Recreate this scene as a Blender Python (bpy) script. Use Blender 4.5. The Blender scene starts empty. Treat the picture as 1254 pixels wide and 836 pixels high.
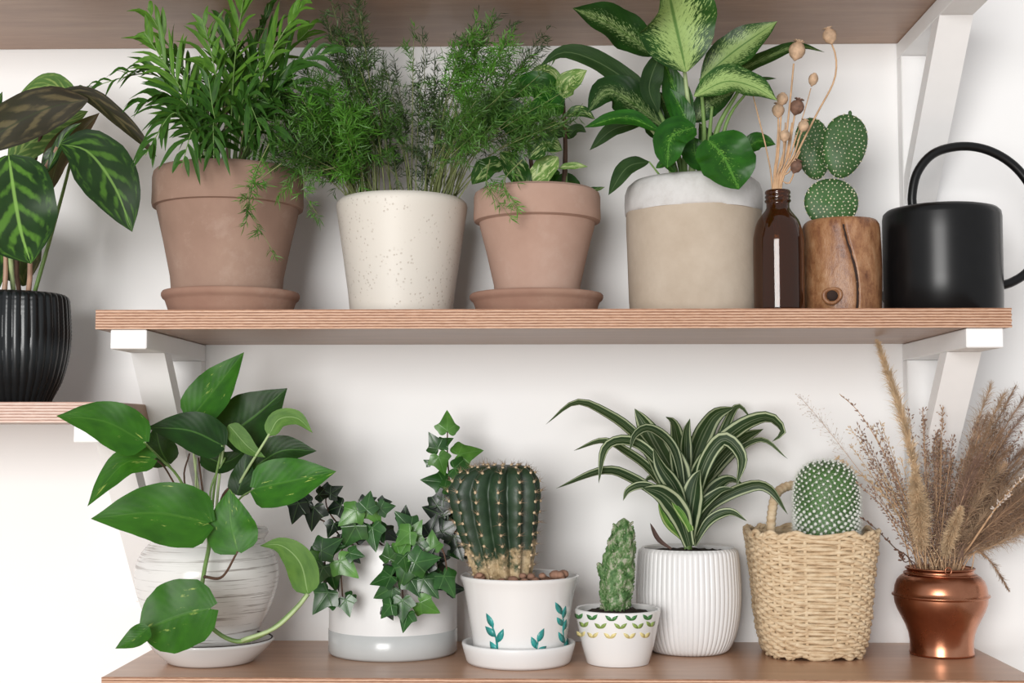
import bpy, math, random
import numpy as np
random.seed(7); rng = np.random.default_rng(7)
PI = math.pi
COL = bpy.context.scene.collection
SC = bpy.context.scene
# ------------------------------------------------------------------ camera
F = 1650.0; PITCH = math.radians(3.94); YAW = math.atan(38/1650); CAM = np.array([0.0, -1.64, 1.45])
cd = bpy.data.cameras.new('camera'); co = bpy.data.objects.new('camera', cd); COL.objects.link(co)
cd.sensor_width = 36; cd.lens = 36*F/1254; cd.clip_start = .05
co.location = CAM; co.rotation_euler = (PI/2+PITCH, 0, YAW); SC.camera = co
# ------------------------------------------------------------------ world, lights, exposure
W = bpy.data.worlds.new('world'); SC.world = W; W.use_nodes = True
W.node_tree.nodes['Background'].inputs[0].default_value = (0.97, 0.98, 1.0, 1)
W.node_tree.nodes['Background'].inputs[1].default_value = 0.53
def area(name, loc, target, sx, sy, power, col):
    l = bpy.data.lights.new(name, 'AREA'); l.shape = 'RECTANGLE'; l.size = sx; l.size_y = sy
    l.energy = power; l.color = col
    o = bpy.data.objects.new(name, l); COL.objects.link(o); o.location = loc
    d = np.array(target)-np.array(loc); d = d/np.linalg.norm(d)
    o.rotation_euler = (math.acos(-d[2]), 0, math.atan2(d[0], -d[1])+PI if False else math.atan2(-d[0], d[1]))
    return o
area('window_light', (-0.85, -3.5, 1.66), (0, 0, 1.5), 1.35, 1.5, 98, (1, .985, .965))
SC.view_settings.view_transform = 'Standard'; SC.view_settings.look = 'None'
SC.view_settings.exposure = 0.07; SC.view_settings.gamma = 1.0
# ------------------------------------------------------------------ geometry of the view, in metres
def rot():
    a = PI/2+PITCH
    Rx = np.array([[1,0,0],[0,math.cos(a),-math.sin(a)],[0,math.sin(a),math.cos(a)]])
    Rz = np.array([[math.cos(YAW),-math.sin(YAW),0],[math.sin(YAW),math.cos(YAW),0],[0,0,1]])
    return Rz @ Rx
RM = rot()
Z_UP, Z_MIDB, Z_MIDT, Z_LOW, Z_LEFT = 1.9293, 1.5593, 1.5796, 1.2021, 1.4836
def P(px, py, y):
    d = RM @ np.array([(px-627)/F, -(py-418)/F, -1]); p = CAM + d*(y-CAM[1])/d[1]
    if p[2] > Z_UP-.012 and p[0] < .5: p = CAM + d*(Z_UP-.012-CAM[2])/d[2]
    return p
def PR(px, py, y):
    d = RM @ np.array([(px-627)/F, -(py-418)/F, -1]); return CAM + d*(y-CAM[1])/d[1]
def pxm(y): return (y+1.64)/F          # metres per pixel at depth y
def nz(v): return v/ (np.linalg.norm(v)+1e-12)
def cat(pts, n):
    pts = [np.array(p, float) for p in pts]
    if len(pts) == 2: return np.array([pts[0]+(pts[1]-pts[0])*i/n for i in range(n+1)])
    q = [2*pts[0]-pts[1]]+pts+[2*pts[-1]-pts[-2]]; m = len(pts)-1; out = []
    L = [0]
    for i in range(m): L.append(L[-1]+np.linalg.norm(pts[i+1]-pts[i]))
    for i in range(n+1):
        s = L[-1]*i/n; k = min(m-1, max(0, int(np.searchsorted(L, s, side='right')-1)))
        t = (s-L[k])/(L[k+1]-L[k]+1e-9); a, b, c, d = q[k:k+4]
        out.append(.5*((2*b)+(-a+c)*t+(2*a-5*b+4*c-d)*t*t+(-a+3*b-3*c+d)*t**3))
    return np.array(out)
# ------------------------------------------------------------------ materials
class NT:
    def __init__(s, name):
        s.m = bpy.data.materials.new(name); s.m.use_nodes = True; s.t = s.m.node_tree
        s.b = s.t.nodes['Principled BSDF']
    def n(s, typ, ins=None, **pr):
        o = s.t.nodes.new(typ)
        for k, v in pr.items(): setattr(o, k, v)
        for k, v in (ins or {}).items(): s.set(o.inputs[k], v)
        return o
    def set(s, inp, v):
        if isinstance(v, bpy.types.NodeSocket): s.t.links.new(v, inp)
        elif isinstance(v, bpy.types.Node): s.t.links.new(v.outputs[0], inp)
        else:
            if isinstance(v, tuple) and len(v) == 3 and inp.type == 'RGBA': v = (*v, 1)
            inp.default_value = v
    def math(s, op, a, b=0.0, c=None):
        o = s.n('ShaderNodeMath', {0: a, 1: b}, operation=op)
        if c is not None: s.set(o.inputs[2], c)
        return o.outputs[0]
    def mix(s, f, a, b):
        o = s.n('ShaderNodeMix', data_type='RGBA'); s.set(o.inputs[0], f); s.set(o.inputs[6], a); s.set(o.inputs[7], b)
        return o.outputs[2]
    def ramp(s, f, stops):
        o = s.n('ShaderNodeValToRGB', {0: f}); e = o.color_ramp.elements
        while len(e) < len(stops): e.new(.5)
        for el, (p, c) in zip(e, stops):
            el.position = p; el.color = (*c, 1) if isinstance(c, tuple) else (c, c, c, 1)
        return o.outputs[0]
    def noise(s, vec, scale, detail=3, rough=.5, scl=None):
        if scl is not None: vec = s.n('ShaderNodeMapping', {0: vec, 3: scl}).outputs[0]
        return s.n('ShaderNodeTexNoise', {'Vector': vec, 'Scale': scale, 'Detail': detail, 'Roughness': rough}).outputs[0]
    def obj(s): return s.n('ShaderNodeTexCoord').outputs['Object']
    def uv(s): return s.n('ShaderNodeTexCoord').outputs['UV']
    def rnd(s): return s.n('ShaderNodeObjectInfo').outputs['Random']
    def out(s, col=None, rough=None, metal=None, bump=None, bs=.3, bd=.001, **kw):
        if col is not None: s.set(s.b.inputs['Base Color'], col)
        if rough is not None: s.set(s.b.inputs['Roughness'], rough)
        if metal is not None: s.set(s.b.inputs['Metallic'], metal)
        if bump is not None:
            bn = s.n('ShaderNodeBump', {'Height': bump, 'Strength': bs, 'Distance': bd}); s.set(s.b.inputs['Normal'], bn.outputs[0])
        for k, v in kw.items(): s.set(s.b.inputs[k.replace('_', ' ')], v)
        return s.m
def simple(name, col, rough=.6, metal=0, var=.12, scale=30, bs=.15, **kw):
    t = NT(name); o = t.obj(); n = t.noise(o, scale, 4)
    d = tuple(c*(1-var) for c in col); l = tuple(min(1, c*(1+var)) for c in col)
    return t.out(t.ramp(n, [(.3, d), (.7, l)]), rough, metal, n, bs, **kw)
def leafmat(name, base, dark, kind='plain', extra=(.6,.65,.3), rough=.36, K=9, rib=(.25,.42,.12), transl=True, thr=.6, bst=.12):
    """base/dark green, midrib and side veins read from the leaf's own UV (x across, y along)"""
    t = NT(name); uv = t.uv(); s = t.n('ShaderNodeSeparateXYZ', {0: uv}); u, v = s.outputs[0], s.outputs[1]
    au = t.math('ABSOLUTE', t.math('SUBTRACT', u, .5)); r = t.rnd()
    off = t.n('ShaderNodeCombineXYZ', {0: t.math('MULTIPLY', r, 37.0), 1: t.math('MULTIPLY', r, 11.0)})
    uvr = t.n('ShaderNodeVectorMath', {0: uv, 1: off.outputs[0]}, operation='ADD').outputs[0]
    n1 = t.noise(uvr, 4, 3)
    col = t.ramp(n1, [(.3, dark), (.7, base)])
    ph = t.math('SUBTRACT', t.math('MULTIPLY', v, float(K)), t.math('MULTIPLY', au, K*.7))
    sv = t.math('SINE', t.math('MULTIPLY', ph, 2*PI)); bump = t.math('MULTIPLY', sv, .5)
    if kind == 'calathea':
        nn = t.noise(uvr, 10, 3)
        big = t.noise(uvr, 3, 2)
        band = t.math('ADD', sv, t.math('MULTIPLY', t.math('SUBTRACT', t.math('ADD', nn, big), 1.0), 3.2))
        m = t.ramp(band, [(.0, 0.0), (1.0, 1.0)])
        inside = t.ramp(t.math('ADD', au, t.math('MULTIPLY', t.math('SUBTRACT', nn, .5), .25)), [(.25, 1.0), (.33, 0.0)])
        edge = t.ramp(t.math('ABSOLUTE', t.math('SUBTRACT', au, .41)), [(.02, .7), (.05, 0.0)])
        edge = t.math('MULTIPLY', edge, t.ramp(nn, [(.45, 0.0), (.6, 1.0)]))
        mm = t.math('MAXIMUM', t.math('MULTIPLY', m, inside), edge)
        col = t.mix(mm, col, extra)
    elif kind == 'dieff':
        va = t.n('ShaderNodeCombineXYZ', {0: t.math('MULTIPLY', au, 6.0), 1: t.math('MULTIPLY', ph, 1.6), 2: t.math('MULTIPLY', r, 20.0)})
        nn = t.noise(va.outputs[0], 3.4, 5, .72)
        lim = t.math('ADD', nn, t.math('MULTIPLY', au, -.62))
        m = t.ramp(lim, [(thr-.28, 0.0), (thr-.235, 1.0)])
        col = t.mix(m, col, t.ramp(nn, [(.4, extra), (.7, tuple(min(1, c*1.25) for c in extra))]))
    elif kind == 'streak':
        nn = t.noise(uvr, 3.0, 4, .6, scl=(3.2, 1.1, 1))
        m = t.ramp(t.math('SUBTRACT', nn, t.math('MULTIPLY', au, .18)), [(thr, 0.0), (thr+.05, 1.0)])
        col = t.mix(m, col, extra)
    elif kind == 'stripe':
        nn = t.math('MULTIPLY', t.math('SUBTRACT', t.noise(uvr, 5, 2, scl=(2, .6, 1)), .5), .08)
        a2 = t.math('ADD', au, nn)
        m = t.ramp(t.math('ABSOLUTE', t.math('SUBTRACT', a2, .38)), [(.045, 1.0), (.07, 0.0)])
        m2 = t.ramp(t.math('ABSOLUTE', t.math('SUBTRACT', a2, .07)), [(.01, .35), (.03, 0.0)])
        col = t.mix(t.math('MAXIMUM', m, m2), col, extra); bump = t.math('SINE', t.math('MULTIPLY', u, 60.0))
    if kind != 'stripe' and rib is not None:
        m = t.ramp(au, [(.012, 1.0), (.028, 0.0)]); col = t.mix(t.math('MULTIPLY', m, .8), col, rib)
        bump = t.math('ADD', bump, t.math('MULTIPLY', m, -1.5))
    col = t.mix(t.math('MULTIPLY', r, .35), col, tuple(c*.55 for c in dark))
    t.out(col, rough+.06, 0, bump, bst, .0005, Specular_IOR_Level=.2)
    if transl:
        tr = t.n('ShaderNodeBsdfTranslucent', {0: t.mix(.5, col, (.35, .6, .08))})
        mx = t.n('ShaderNodeMixShader', {0: .12, 1: t.b.outputs[0], 2: tr.outputs[0]})
        t.t.links.new(mx.outputs[0], t.t.nodes['Material Output'].inputs[0])
    return t.m
def ivymat(name, base, dark, rough=.3):
    t = NT(name); uv = t.uv(); s = t.n('ShaderNodeSeparateXYZ', {0: uv}); x, y = s.outputs[0], s.outputs[1]
    x = t.math('SUBTRACT', x, .5); y = t.math('SUBTRACT', y, .3); ax = t.math('ABSOLUTE', x)
    l1 = ax
    l2 = t.math('ABSOLUTE', t.math('SUBTRACT', t.math('MULTIPLY', ax, .57), t.math('MULTIPLY', y, .82)))
    l3 = t.math('ABSOLUTE', t.math('ADD', t.math('MULTIPLY', ax, .5), t.math('MULTIPLY', y, .85)))
    d = t.math('MINIMUM', l1, t.math('MINIMUM', l2, l3))
    v = t.ramp(d, [(.003, .8), (.014, 0.0)]); r = t.rnd()
    n = t.noise(t.obj(), 90, 3)
    col = t.ramp(n, [(.3, dark), (.7, base)]); col = t.mix(t.math('MULTIPLY', r, .4), col, tuple(c*.5 for c in dark))
    col = t.mix(t.math('MULTIPLY', v, .28), col, (.2, .4, .13))
    return t.out(col, rough, 0, t.math('SUBTRACT', n, v), .4, .0006)
M = {}
t = NT('wall_paint'); n = t.noise(t.obj(), 60, 4)
M['wall'] = t.out(t.ramp(t.noise(t.obj(), 2.5, 2), [(.3, (.885,.88,.875)), (.7, (.91,.905,.90))]), .75, 0, n, .06)
M['white'] = simple('white_bracket_paint', (.87,.865,.86), .45, var=.02, bs=.05)
def wood(name, a, b, c, rough=.5):
    t = NT(name); o = t.obj()
    n1 = t.noise(o, 6, 5, .6, scl=(1, 7, 7)); n2 = t.noise(o, 50, 4, .6, scl=(.6, 9, 9)); n3 = t.noise(o, 3, 2)
    col = t.ramp(n1, [(.3, a), (.52, b), (.72, c)]); col = t.mix(t.math('MULTIPLY', t.ramp(n2, [(.45, 0.0), (.75, 1.0)]), .35), col, tuple(x*.72 for x in a))
    col = t.mix(t.math('MULTIPLY', n3, .3), col, b)
    return t.out(col, rough, 0, n2, .15, .0005)
M['wood'] = wood('birch_face_wood', (.29,.165,.105), (.36,.215,.14), (.44,.28,.185), .36)
def plymat(name, zb, th, cols, nply=7):
    t = NT(name); o = t.n('ShaderNodeNewGeometry').outputs['Position']
    z = t.n('ShaderNodeSeparateXYZ', {0: o}).outputs[2]
    w = t.noise(o, 20, 4, .6, scl=(1, 1, 1)); h = t.math('DIVIDE', t.math('SUBTRACT', z, zb), th)
    h = t.math('ADD', h, t.math('MULTIPLY', t.math('SUBTRACT', w, .5), .05))
    s = t.math('SINE', t.math('MULTIPLY', h, 2*PI*nply))
    f = t.noise(o, 90, 4, .7, scl=(1.2, 1, 14))
    m = t.math('ADD', t.math('MULTIPLY', s, .3), f)
    col = t.ramp(m, [(.2, cols[0]), (.5, cols[1]), (.85, cols[2])])
    return t.out(col, .6, 0, m, .3, .0006)
PC = ((.24,.105,.055), (.47,.255,.15), (.64,.43,.31))
def terr(name, a, b, c, pale=.35):
    t = NT(name); o = t.obj(); n = t.noise(o, 9, 5, .6); n2 = t.noise(o, 160, 3); n3 = t.noise(o, 22, 5, .7)
    col = t.ramp(n, [(.3, a), (.5, b), (.7, c)])
    col = t.mix(t.math('MULTIPLY', t.ramp(n3, [(.55, 0.0), (.75, 1.0)]), pale), col, (.52,.40,.33))
    col = t.mix(t.ramp(n3, [(.24, .45), (.3, 0.0)]), col, tuple(x*.6 for x in a))
    return t.out(col, .9, 0, t.math('ADD', n2, n3), .25, .0006)
M['terra'] = terr('aged_terracotta', (.25,.155,.112), (.30,.19,.142), (.36,.24,.18))
M['terra2'] = terr('pale_terracotta', (.36,.225,.17), (.41,.265,.205), (.46,.31,.245), .3)
M['saucer_terra'] = terr('saucer_terracotta', (.26,.14,.098), (.30,.168,.12), (.35,.21,.15), .2)
M['wood_warm'] = wood('oiled_birch_wood', (.40,.215,.125), (.48,.275,.17), (.56,.35,.23), .3)
t = NT('cream_speckled_ceramic'); o = t.obj(); vo = t.n('ShaderNodeTexVoronoi', {'Vector': o, 'Scale': 210.0, 'Randomness': 1.0}); pit = t.ramp(vo.outputs[0], [(.16, 0.0), (.24, 1.0)])
msk = t.ramp(t.noise(o, 28, 3), [(.44, 1.0), (.52, 0.0)]); pit = t.math('MAXIMUM', pit, msk)
M['cream'] = t.out(t.mix(pit, (.55,.50,.43), (.655,.615,.55)), .5, 0, pit, .5, .0012)
M['white_glaze'] = simple('white_glazed_ceramic', (.74,.73,.72), .14, var=.01, bs=.0, scale=10)
M['white_matte'] = simple('white_matte_ceramic', (.75,.745,.74), .35, var=.015, bs=.04)
M['grey_glaze'] = simple('pale_grey_glaze', (.50,.515,.515), .2, var=.03, bs=.02)
t = NT('rough_concrete'); o = t.obj(); n = t.noise(o, 14, 6, .65); n2 = t.noise(o, 120, 3)
M['concrete'] = t.out(t.ramp(n, [(.3, (.42,.34,.26)), (.55, (.48,.40,.315)), (.75, (.54,.46,.37))]), .85, 0, t.math('ADD', n2, n), .35, .001)
t = NT('whitewashed_concrete'); o = t.obj(); n = t.noise(o, 40, 6, .7)
M['concrete_white'] = t.out(t.ramp(n, [(.25, (.50,.48,.46)), (.5, (.60,.59,.58)), (.8, (.68,.67,.66))]), .85, 0, n, .5, .001)
t = NT('brushed_white_glaze'); o = t.obj()
n = t.noise(o, 9, 4, .7, scl=(1.1, 1.1, 44)); n2 = t.noise(o, 6, 3)
m = t.math('MULTIPLY', t.ramp(n, [(.54, 0.0), (.64, 1.0)]), t.ramp(n2, [(.34, .35), (.55, 1.0)]))
M['brushed'] = t.out(t.mix(t.math('MULTIPLY', m, .85), (.74,.725,.705), (.20,.165,.14)), .22, 0, n, .1)
M['black_metal'] = simple('matte_black_metal', (.006,.006,.0065), .3, var=.1, bs=.02, scale=80, Specular_IOR_Level=.3)
M['black_glaze'] = simple('black_ribbed_glaze', (.006,.008,.0095), .28, var=.1, bs=.02)
M['soil'] = simple('dark_potting_soil', (.028,.018,.012), .95, var=.7, scale=180, bs=1.0)
t = NT('amber_glass'); t.out((.16,.045,.008), .04, 0, None, Transmission_Weight=.85, IOR=1.5)
M['amber'] = t.m
t = NT('copper'); n = t.noise(t.obj(), 14, 5, .6)
M['copper'] = t.out(t.ramp(n, [(.3, (.34,.135,.075)), (.6, (.55,.24,.14)), (.8, (.68,.34,.215))]), t.ramp(n, [(.3, .34), (.7, .2)]), 1.0, n, .05)
t = NT('varnished_bark_wood'); o = t.obj(); n = t.noise(o, 55, 7, .75, scl=(1, 1, .6)); n2 = t.noise(o, 8, 3); n3 = t.noise(o, 70, 4, .7, scl=(1, 1, .3))
col = t.ramp(n, [(.3, (.045,.016,.009)), (.40, (.20,.08,.035)), (.54, (.34,.165,.075)), (.74, (.48,.28,.155))])
col = t.mix(t.math('MULTIPLY', t.ramp(n3, [(.5, 0.0), (.7, 1.0)]), .4), col, (.16,.06,.03))
M['bark'] = t.out(col, .38, 0, t.math('ADD', n, n3), .5, .002)
M['crack'] = simple('dark_wood_crack', (.025,.012,.008), .9, var=.4, bs=.6)
M['stem_green'] = simple('green_stem', (.16,.27,.075), .5, var=.25, scale=60)
M['stem_pale'] = simple('pale_green_stem', (.36,.46,.22), .5, var=.2, scale=60)
M['stem_brown'] = simple('brown_stem', (.10,.05,.03), .7, var=.3, scale=80)
M['stem_pink'] = simple('pinkish_stem', (.36,.22,.15), .5, var=.2, scale=60)
M['straw'] = simple('dry_straw', (.52,.33,.19), .7, var=.25, scale=120)
M['pod'] = simple('dry_poppy_pod', (.50,.34,.22), .75, var=.3, scale=150, bs=.6)
M['pod_dark'] = simple('dark_dry_pod', (.17,.09,.06), .75, var=.4, scale=150, bs=.6)
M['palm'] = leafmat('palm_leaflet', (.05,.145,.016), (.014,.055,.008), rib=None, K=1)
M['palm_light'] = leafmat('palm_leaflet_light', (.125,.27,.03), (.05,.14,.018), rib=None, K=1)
M['fern_dark'] = simple('asparagus_needle_dark', (.033,.072,.014), .6, var=.5, scale=25)
M['fern'] = simple('asparagus_needle', (.045,.125,.013), .5, var=.5, scale=25)
M['fern_bright'] = simple('asparagus_needle_bright', (.065,.20,.016), .45, var=.4, scale=25)
M['fern_stem'] = simple('asparagus_stem', (.17,.20,.07), .6, var=.35, scale=40)
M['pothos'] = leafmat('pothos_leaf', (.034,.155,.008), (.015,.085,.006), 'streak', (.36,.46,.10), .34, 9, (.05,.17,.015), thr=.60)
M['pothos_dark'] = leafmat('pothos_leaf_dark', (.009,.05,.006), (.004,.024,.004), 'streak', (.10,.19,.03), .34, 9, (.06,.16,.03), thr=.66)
M['pothos_under'] = leafmat('pothos_leaf_pale', (.12,.24,.045), (.07,.16,.03), 'plain', (0,0,0), .45, 9, (.28,.42,.16))
M['calathea'] = leafmat('calathea_leaf', (.013,.045,.010), (.005,.022,.006), 'calathea', (.075,.19,.022), .26, 5, (.25,.45,.10))
M['calathea_light'] = leafmat('calathea_leaf_light', (.10,.20,.05), (.07,.15,.04), 'calathea', (.28,.38,.11), .4, 7, (.28,.42,.14))
M['calathea_under'] = leafmat('calathea_underside', (.036,.024,.018), (.020,.014,.012), 'calathea', (.13,.10,.05), .45, 4, (.03,.035,.015))
M['calathea_roll'] = leafmat('calathea_young_leaf', (.15,.08,.055), (.09,.05,.036), 'plain', (.3,.2,.12), .4, 5, (.2,.2,.1))
M['dieff'] = leafmat('dieffenbachia_leaf', (.022,.085,.012), (.008,.038,.006), 'dieff', (.29,.41,.14), .3, 12, (.06,.16,.03), thr=.585)
M['dieff_dark'] = leafmat('dieffenbachia_dark_leaf', (.014,.06,.009), (.005,.026,.005), 'dieff', (.26,.36,.14), .3, 12, (.05,.12,.02), thr=.72)
M['dieff_heart'] = leafmat('dieffenbachia_green_leaf', (.020,.115,.008), (.008,.055,.006), 'dieff', (.16,.34,.05), .26, 9, (.08,.24,.03), thr=.80)
M['dieff_under'] = leafmat('dieffenbachia_underside', (.03,.07,.02), (.014,.04,.012), 'plain', (0,0,0), .5, 12, (.12,.18,.08))
M['vari'] = leafmat('variegated_leaf', (.03,.10,.015), (.012,.05,.008), 'streak', (.40,.50,.20), .36, 6, (.2,.35,.1), thr=.50)
M['vari_lime'] = leafmat('lime_variegated_leaf', (.20,.33,.08), (.09,.19,.04), 'streak', (.48,.56,.25), .4, 6, (.3,.42,.15), thr=.48)
M['dracaena'] = leafmat('dracaena_leaf', (.030,.06,.022), (.012,.030,.012), 'stripe', (.46,.52,.32), .4)
M['dracaena_bright'] = leafmat('dracaena_bright_leaf', (.16,.36,.05), (.06,.16,.03), 'stripe', (.5,.6,.25), .4)
M['brown_leaf'] = simple('dried_brown_leaf', (.09,.05,.04), .8, var=.3, scale=60)
M['ivy'] = ivymat('ivy_leaf', (.025,.105,.016), (.010,.05,.008))
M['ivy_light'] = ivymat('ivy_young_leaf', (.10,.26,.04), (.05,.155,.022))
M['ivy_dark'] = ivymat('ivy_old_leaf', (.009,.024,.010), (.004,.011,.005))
M['teal'] = simple('teal_print', (.03,.27,.25), .3, var=.3, scale=120, bs=0)
M['print_dark'] = simple('dark_green_print', (.055,.19,.055), .3, var=.3, scale=200, bs=0)
M['print_mid'] = simple('olive_green_print', (.24,.34,.09), .3, var=.25, scale=200, bs=0)
M['print_yellow'] = simple('pale_yellow_print', (.68,.58,.26), .3, var=.12, scale=200, bs=0)
M['spine'] = simple('cactus_spine', (.36,.24,.14), .6, var=.2)
M['areole'] = simple('cactus_areole', (.55,.42,.27), .9, var=.3, scale=300)
M['areole_pale'] = simple('pale_areole', (.66,.62,.42), .9, var=.2, scale=300)
M['areole_white'] = simple('white_woolly_areole', (.74,.75,.70), .95, var=.1, scale=300)
M['opuntia'] = simple('prickly_pear_skin', (.035,.10,.022), .55, var=.3, scale=45)
M['mammillaria'] = simple('mammillaria_skin', (.06,.14,.035), .6, var=.3, scale=40)
M['pebble'] = simple('brown_clay_pebble', (.25,.135,.09), .85, var=.35, scale=90, bs=.6)
M['plastic'] = simple('brown_plastic_pot', (.12,.065,.045), .6)
t = NT('woven_straw'); o = t.obj(); n = t.noise(o, 90, 4, .65, scl=(1, 1, 2.5)); r = t.rnd()
col = t.ramp(n, [(.25, (.44,.29,.16)), (.5, (.62,.47,.30)), (.75, (.74,.61,.43))])
M['basket'] = t.out(col, .75, 0, n, .6, .0015)
M['hay1'] = simple('cream_plume', (.62,.46,.29), .9, var=.25, scale=60)
M['hay4'] = simple('tan_plume', (.42,.29,.185), .9, var=.25, scale=60)
M['hay2'] = simple('brown_plume', (.30,.19,.12), .9, var=.3, scale=60)
M['hay3'] = simple('mauve_brown_seeds', (.27,.17,.125), .9, var=.35, scale=80)
M['hay_pale'] = simple('pale_airy_seeds', (.60,.52,.46), .9, var=.15, scale=80)
t = NT('cactus_skin_corky'); pos = t.obj(); z = t.n('ShaderNodeSeparateXYZ', {0: pos}).outputs[2]
n = t.noise(pos, 35, 5, .7); n2 = t.noise(pos, 120, 4, .7)
zz = t.math('ADD', t.math('MULTIPLY', z, 14.0), t.math('MULTIPLY', t.math('SUBTRACT', n, .5), 1.7))
g = t.ramp(n, [(.3, (.008,.022,.010)), (.6, (.022,.05,.022)), (.8, (.055,.10,.045))])
c = t.ramp(n2, [(.3, (.20,.13,.06)), (.5, (.47,.35,.20)), (.75, (.62,.50,.32))])
M['cactus'] = t.out(t.mix(t.ramp(zz, [(.30, 1.0), (.52, 0.0)]), g, c), .45, 0, n2, .35, .001)
t = NT('mottled_cactus_skin'); o = t.obj(); n = t.noise(o, 170, 5, .75, scl=(1, 1, .6))
M['mottled'] = t.out(t.ramp(n, [(.34, (.02,.07,.012)), (.44, (.06,.15,.035)), (.52, (.14,.23,.09)), (.60, (.36,.36,.27))]), .6, 0, n, .7, .0015)
# ------------------------------------------------------------------ builders
def origin(o):
    p = np.zeros(3)
    while o is not None: p += np.array(o.location); o = o.parent
    return p
def thing(name, label, cat_, loc, group=None):
    o = bpy.data.objects.new(name, None); COL.objects.link(o); o.location = tuple(float(c) for c in loc); o.empty_display_size = .02
    o['label'] = label; o['category'] = cat_
    if group: o['group'] = group
    return o
class G:
    def __init__(s): s.v = []; s.f = []; s.uv = []; s.n = 0
    def add(s, v, f, uv=None):
        v = np.asarray(v, float); s.v.append(v); k = s.n
        s.f += [tuple(i+k for i in q) for q in f]; s.n += len(v)
        s.uv.append(np.zeros((len(v), 2)) if uv is None else np.asarray(uv, float)); return s
    def tube(s, pts, r, sides=6, n=None, cap=True):
        p = cat(pts, n) if n else np.array(pts, float); k = len(p)
        if np.isscalar(r): r = [r]*k
        elif len(r) != k: r = np.interp(np.linspace(0, 1, k), np.linspace(0, 1, len(r)), r)
        tg = np.gradient(p, axis=0); a = np.array([0., 0, 1]) if abs(nz(tg[0])[2]) < .9 else np.array([1., 0, 0])
        v = []
        ang = np.arange(sides)*2*PI/sides; ca, sa = np.cos(ang)[:, None], np.sin(ang)[:, None]
        for i in range(k):
            T = nz(tg[i]); a = nz(a-T*np.dot(a, T)); b = np.cross(T, a)
            v.append(p[i]+r[i]*(ca*a+sa*b))
        f = [(i*sides+j, i*sides+(j+1) % sides, (i+1)*sides+(j+1) % sides, (i+1)*sides+j) for i in range(k-1) for j in range(sides)]
        if cap: f += [tuple(range(sides))[::-1], tuple(range((k-1)*sides, k*sides))]
        return s.add(np.vstack(v), f)
    def lathe(s, c, prof, seg=64, mod=None, sx=1, sy=1, closed=False):
        v = []; k = len(prof)
        for i, (r, z) in enumerate(prof):
            for j in range(seg):
                a = 2*PI*j/seg; rr = mod(a, z, r, i) if mod else r
                v.append((c[0]+rr*math.cos(a)*sx, c[1]+rr*math.sin(a)*sy, z))
        f = [(i*seg+j, i*seg+(j+1) % seg, (i+1)*seg+(j+1) % seg, (i+1)*seg+j) for i in range(k-1) for j in range(seg)]
        f += [tuple(range(seg))[::-1]]
        if closed: f += [tuple(range((k-1)*seg, k*seg))]
        return s.add(v, f)
    def ball(s, c, r, seg=8, rings=5, ax=(1, 1, 1), axis=None, noise=0):
        c = np.array(c, float); v = [(0, 0, -1)]
        for i in range(1, rings):
            a = -PI/2+PI*i/rings
            for j in range(seg): v.append((math.cos(a)*math.cos(2*PI*j/seg), math.cos(a)*math.sin(2*PI*j/seg), math.sin(a)))
        v.append((0, 0, 1)); v = np.array(v)
        if noise: v = v*(1+noise*(rng.random((len(v), 1))-.5))
        v = v*np.array(ax)*r
        if axis is not None:
            T = nz(np.array(axis, float)); q = np.array([1., 0, 0]) if abs(T[0]) < .9 else np.array([0, 1., 0]); a = nz(np.cross(T, q)); b = np.cross(T, a)
            v = v[:, :1]*a+v[:, 1:2]*b+v[:, 2:]*T
        f = [(0, 1+(j+1) % seg, 1+j) for j in range(seg)]
        for i in range(rings-2):
            for j in range(seg): f.append((1+i*seg+j, 1+i*seg+(j+1) % seg, 1+(i+1)*seg+(j+1) % seg, 1+(i+1)*seg+j))
        L = len(v)-1; o = 1+(rings-2)*seg
        f += [(o+j, o+(j+1) % seg, L) for j in range(seg)]
        return s.add(v+c, f)
    def box(s, a, b, bev=0):
        a, b = np.minimum(a, b), np.maximum(a, b)
        if bev == 0:
            v = [(x, y, z) for x in (a[0], b[0]) for y in (a[1], b[1]) for z in (a[2], b[2])]
            return s.add(v, [(0,1,3,2), (4,6,7,5), (0,4,5,1), (2,3,7,6), (0,2,6,4), (1,5,7,3)])
        v = []; idx = {}
        for ix in (0, 1):
            for iy in (0, 1):
                for iz in (0, 1):
                    for k in range(3):
                        p = [(a, b)[i][0 if False else n] for n, i in enumerate((ix, iy, iz))]
                        for q in range(3):
                            if q != k: p[q] += bev if (ix, iy, iz)[q] == 0 else -bev
                        idx[(ix, iy, iz, k)] = len(v); v.append(p)
        f = []
        for k in range(3):
            o = [q for q in range(3) if q != k]
            for sd in (0, 1):
                L = []
                for (p, q) in ((0, 0), (1, 0), (1, 1), (0, 1)):
                    key = [0, 0, 0]; key[k] = sd; key[o[0]] = p; key[o[1]] = q; L.append(idx[(*key, k)])
                f.append(tuple(L))
            for p in (0, 1):
                for q in (0, 1):
                    k0 = [0, 0, 0]; k1 = [0, 0, 0]; k0[o[0]] = k1[o[0]] = p; k0[o[1]] = k1[o[1]] = q; k1[k] = 1
                    f.append((idx[(*k0, o[0])], idx[(*k1, o[0])], idx[(*k1, o[1])], idx[(*k0, o[1])]))
        for ix in (0, 1):
            for iy in (0, 1):
                for iz in (0, 1): f.append(tuple(idx[(ix, iy, iz, k)] for k in range(3)))
        return s.add(v, f)
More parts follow.
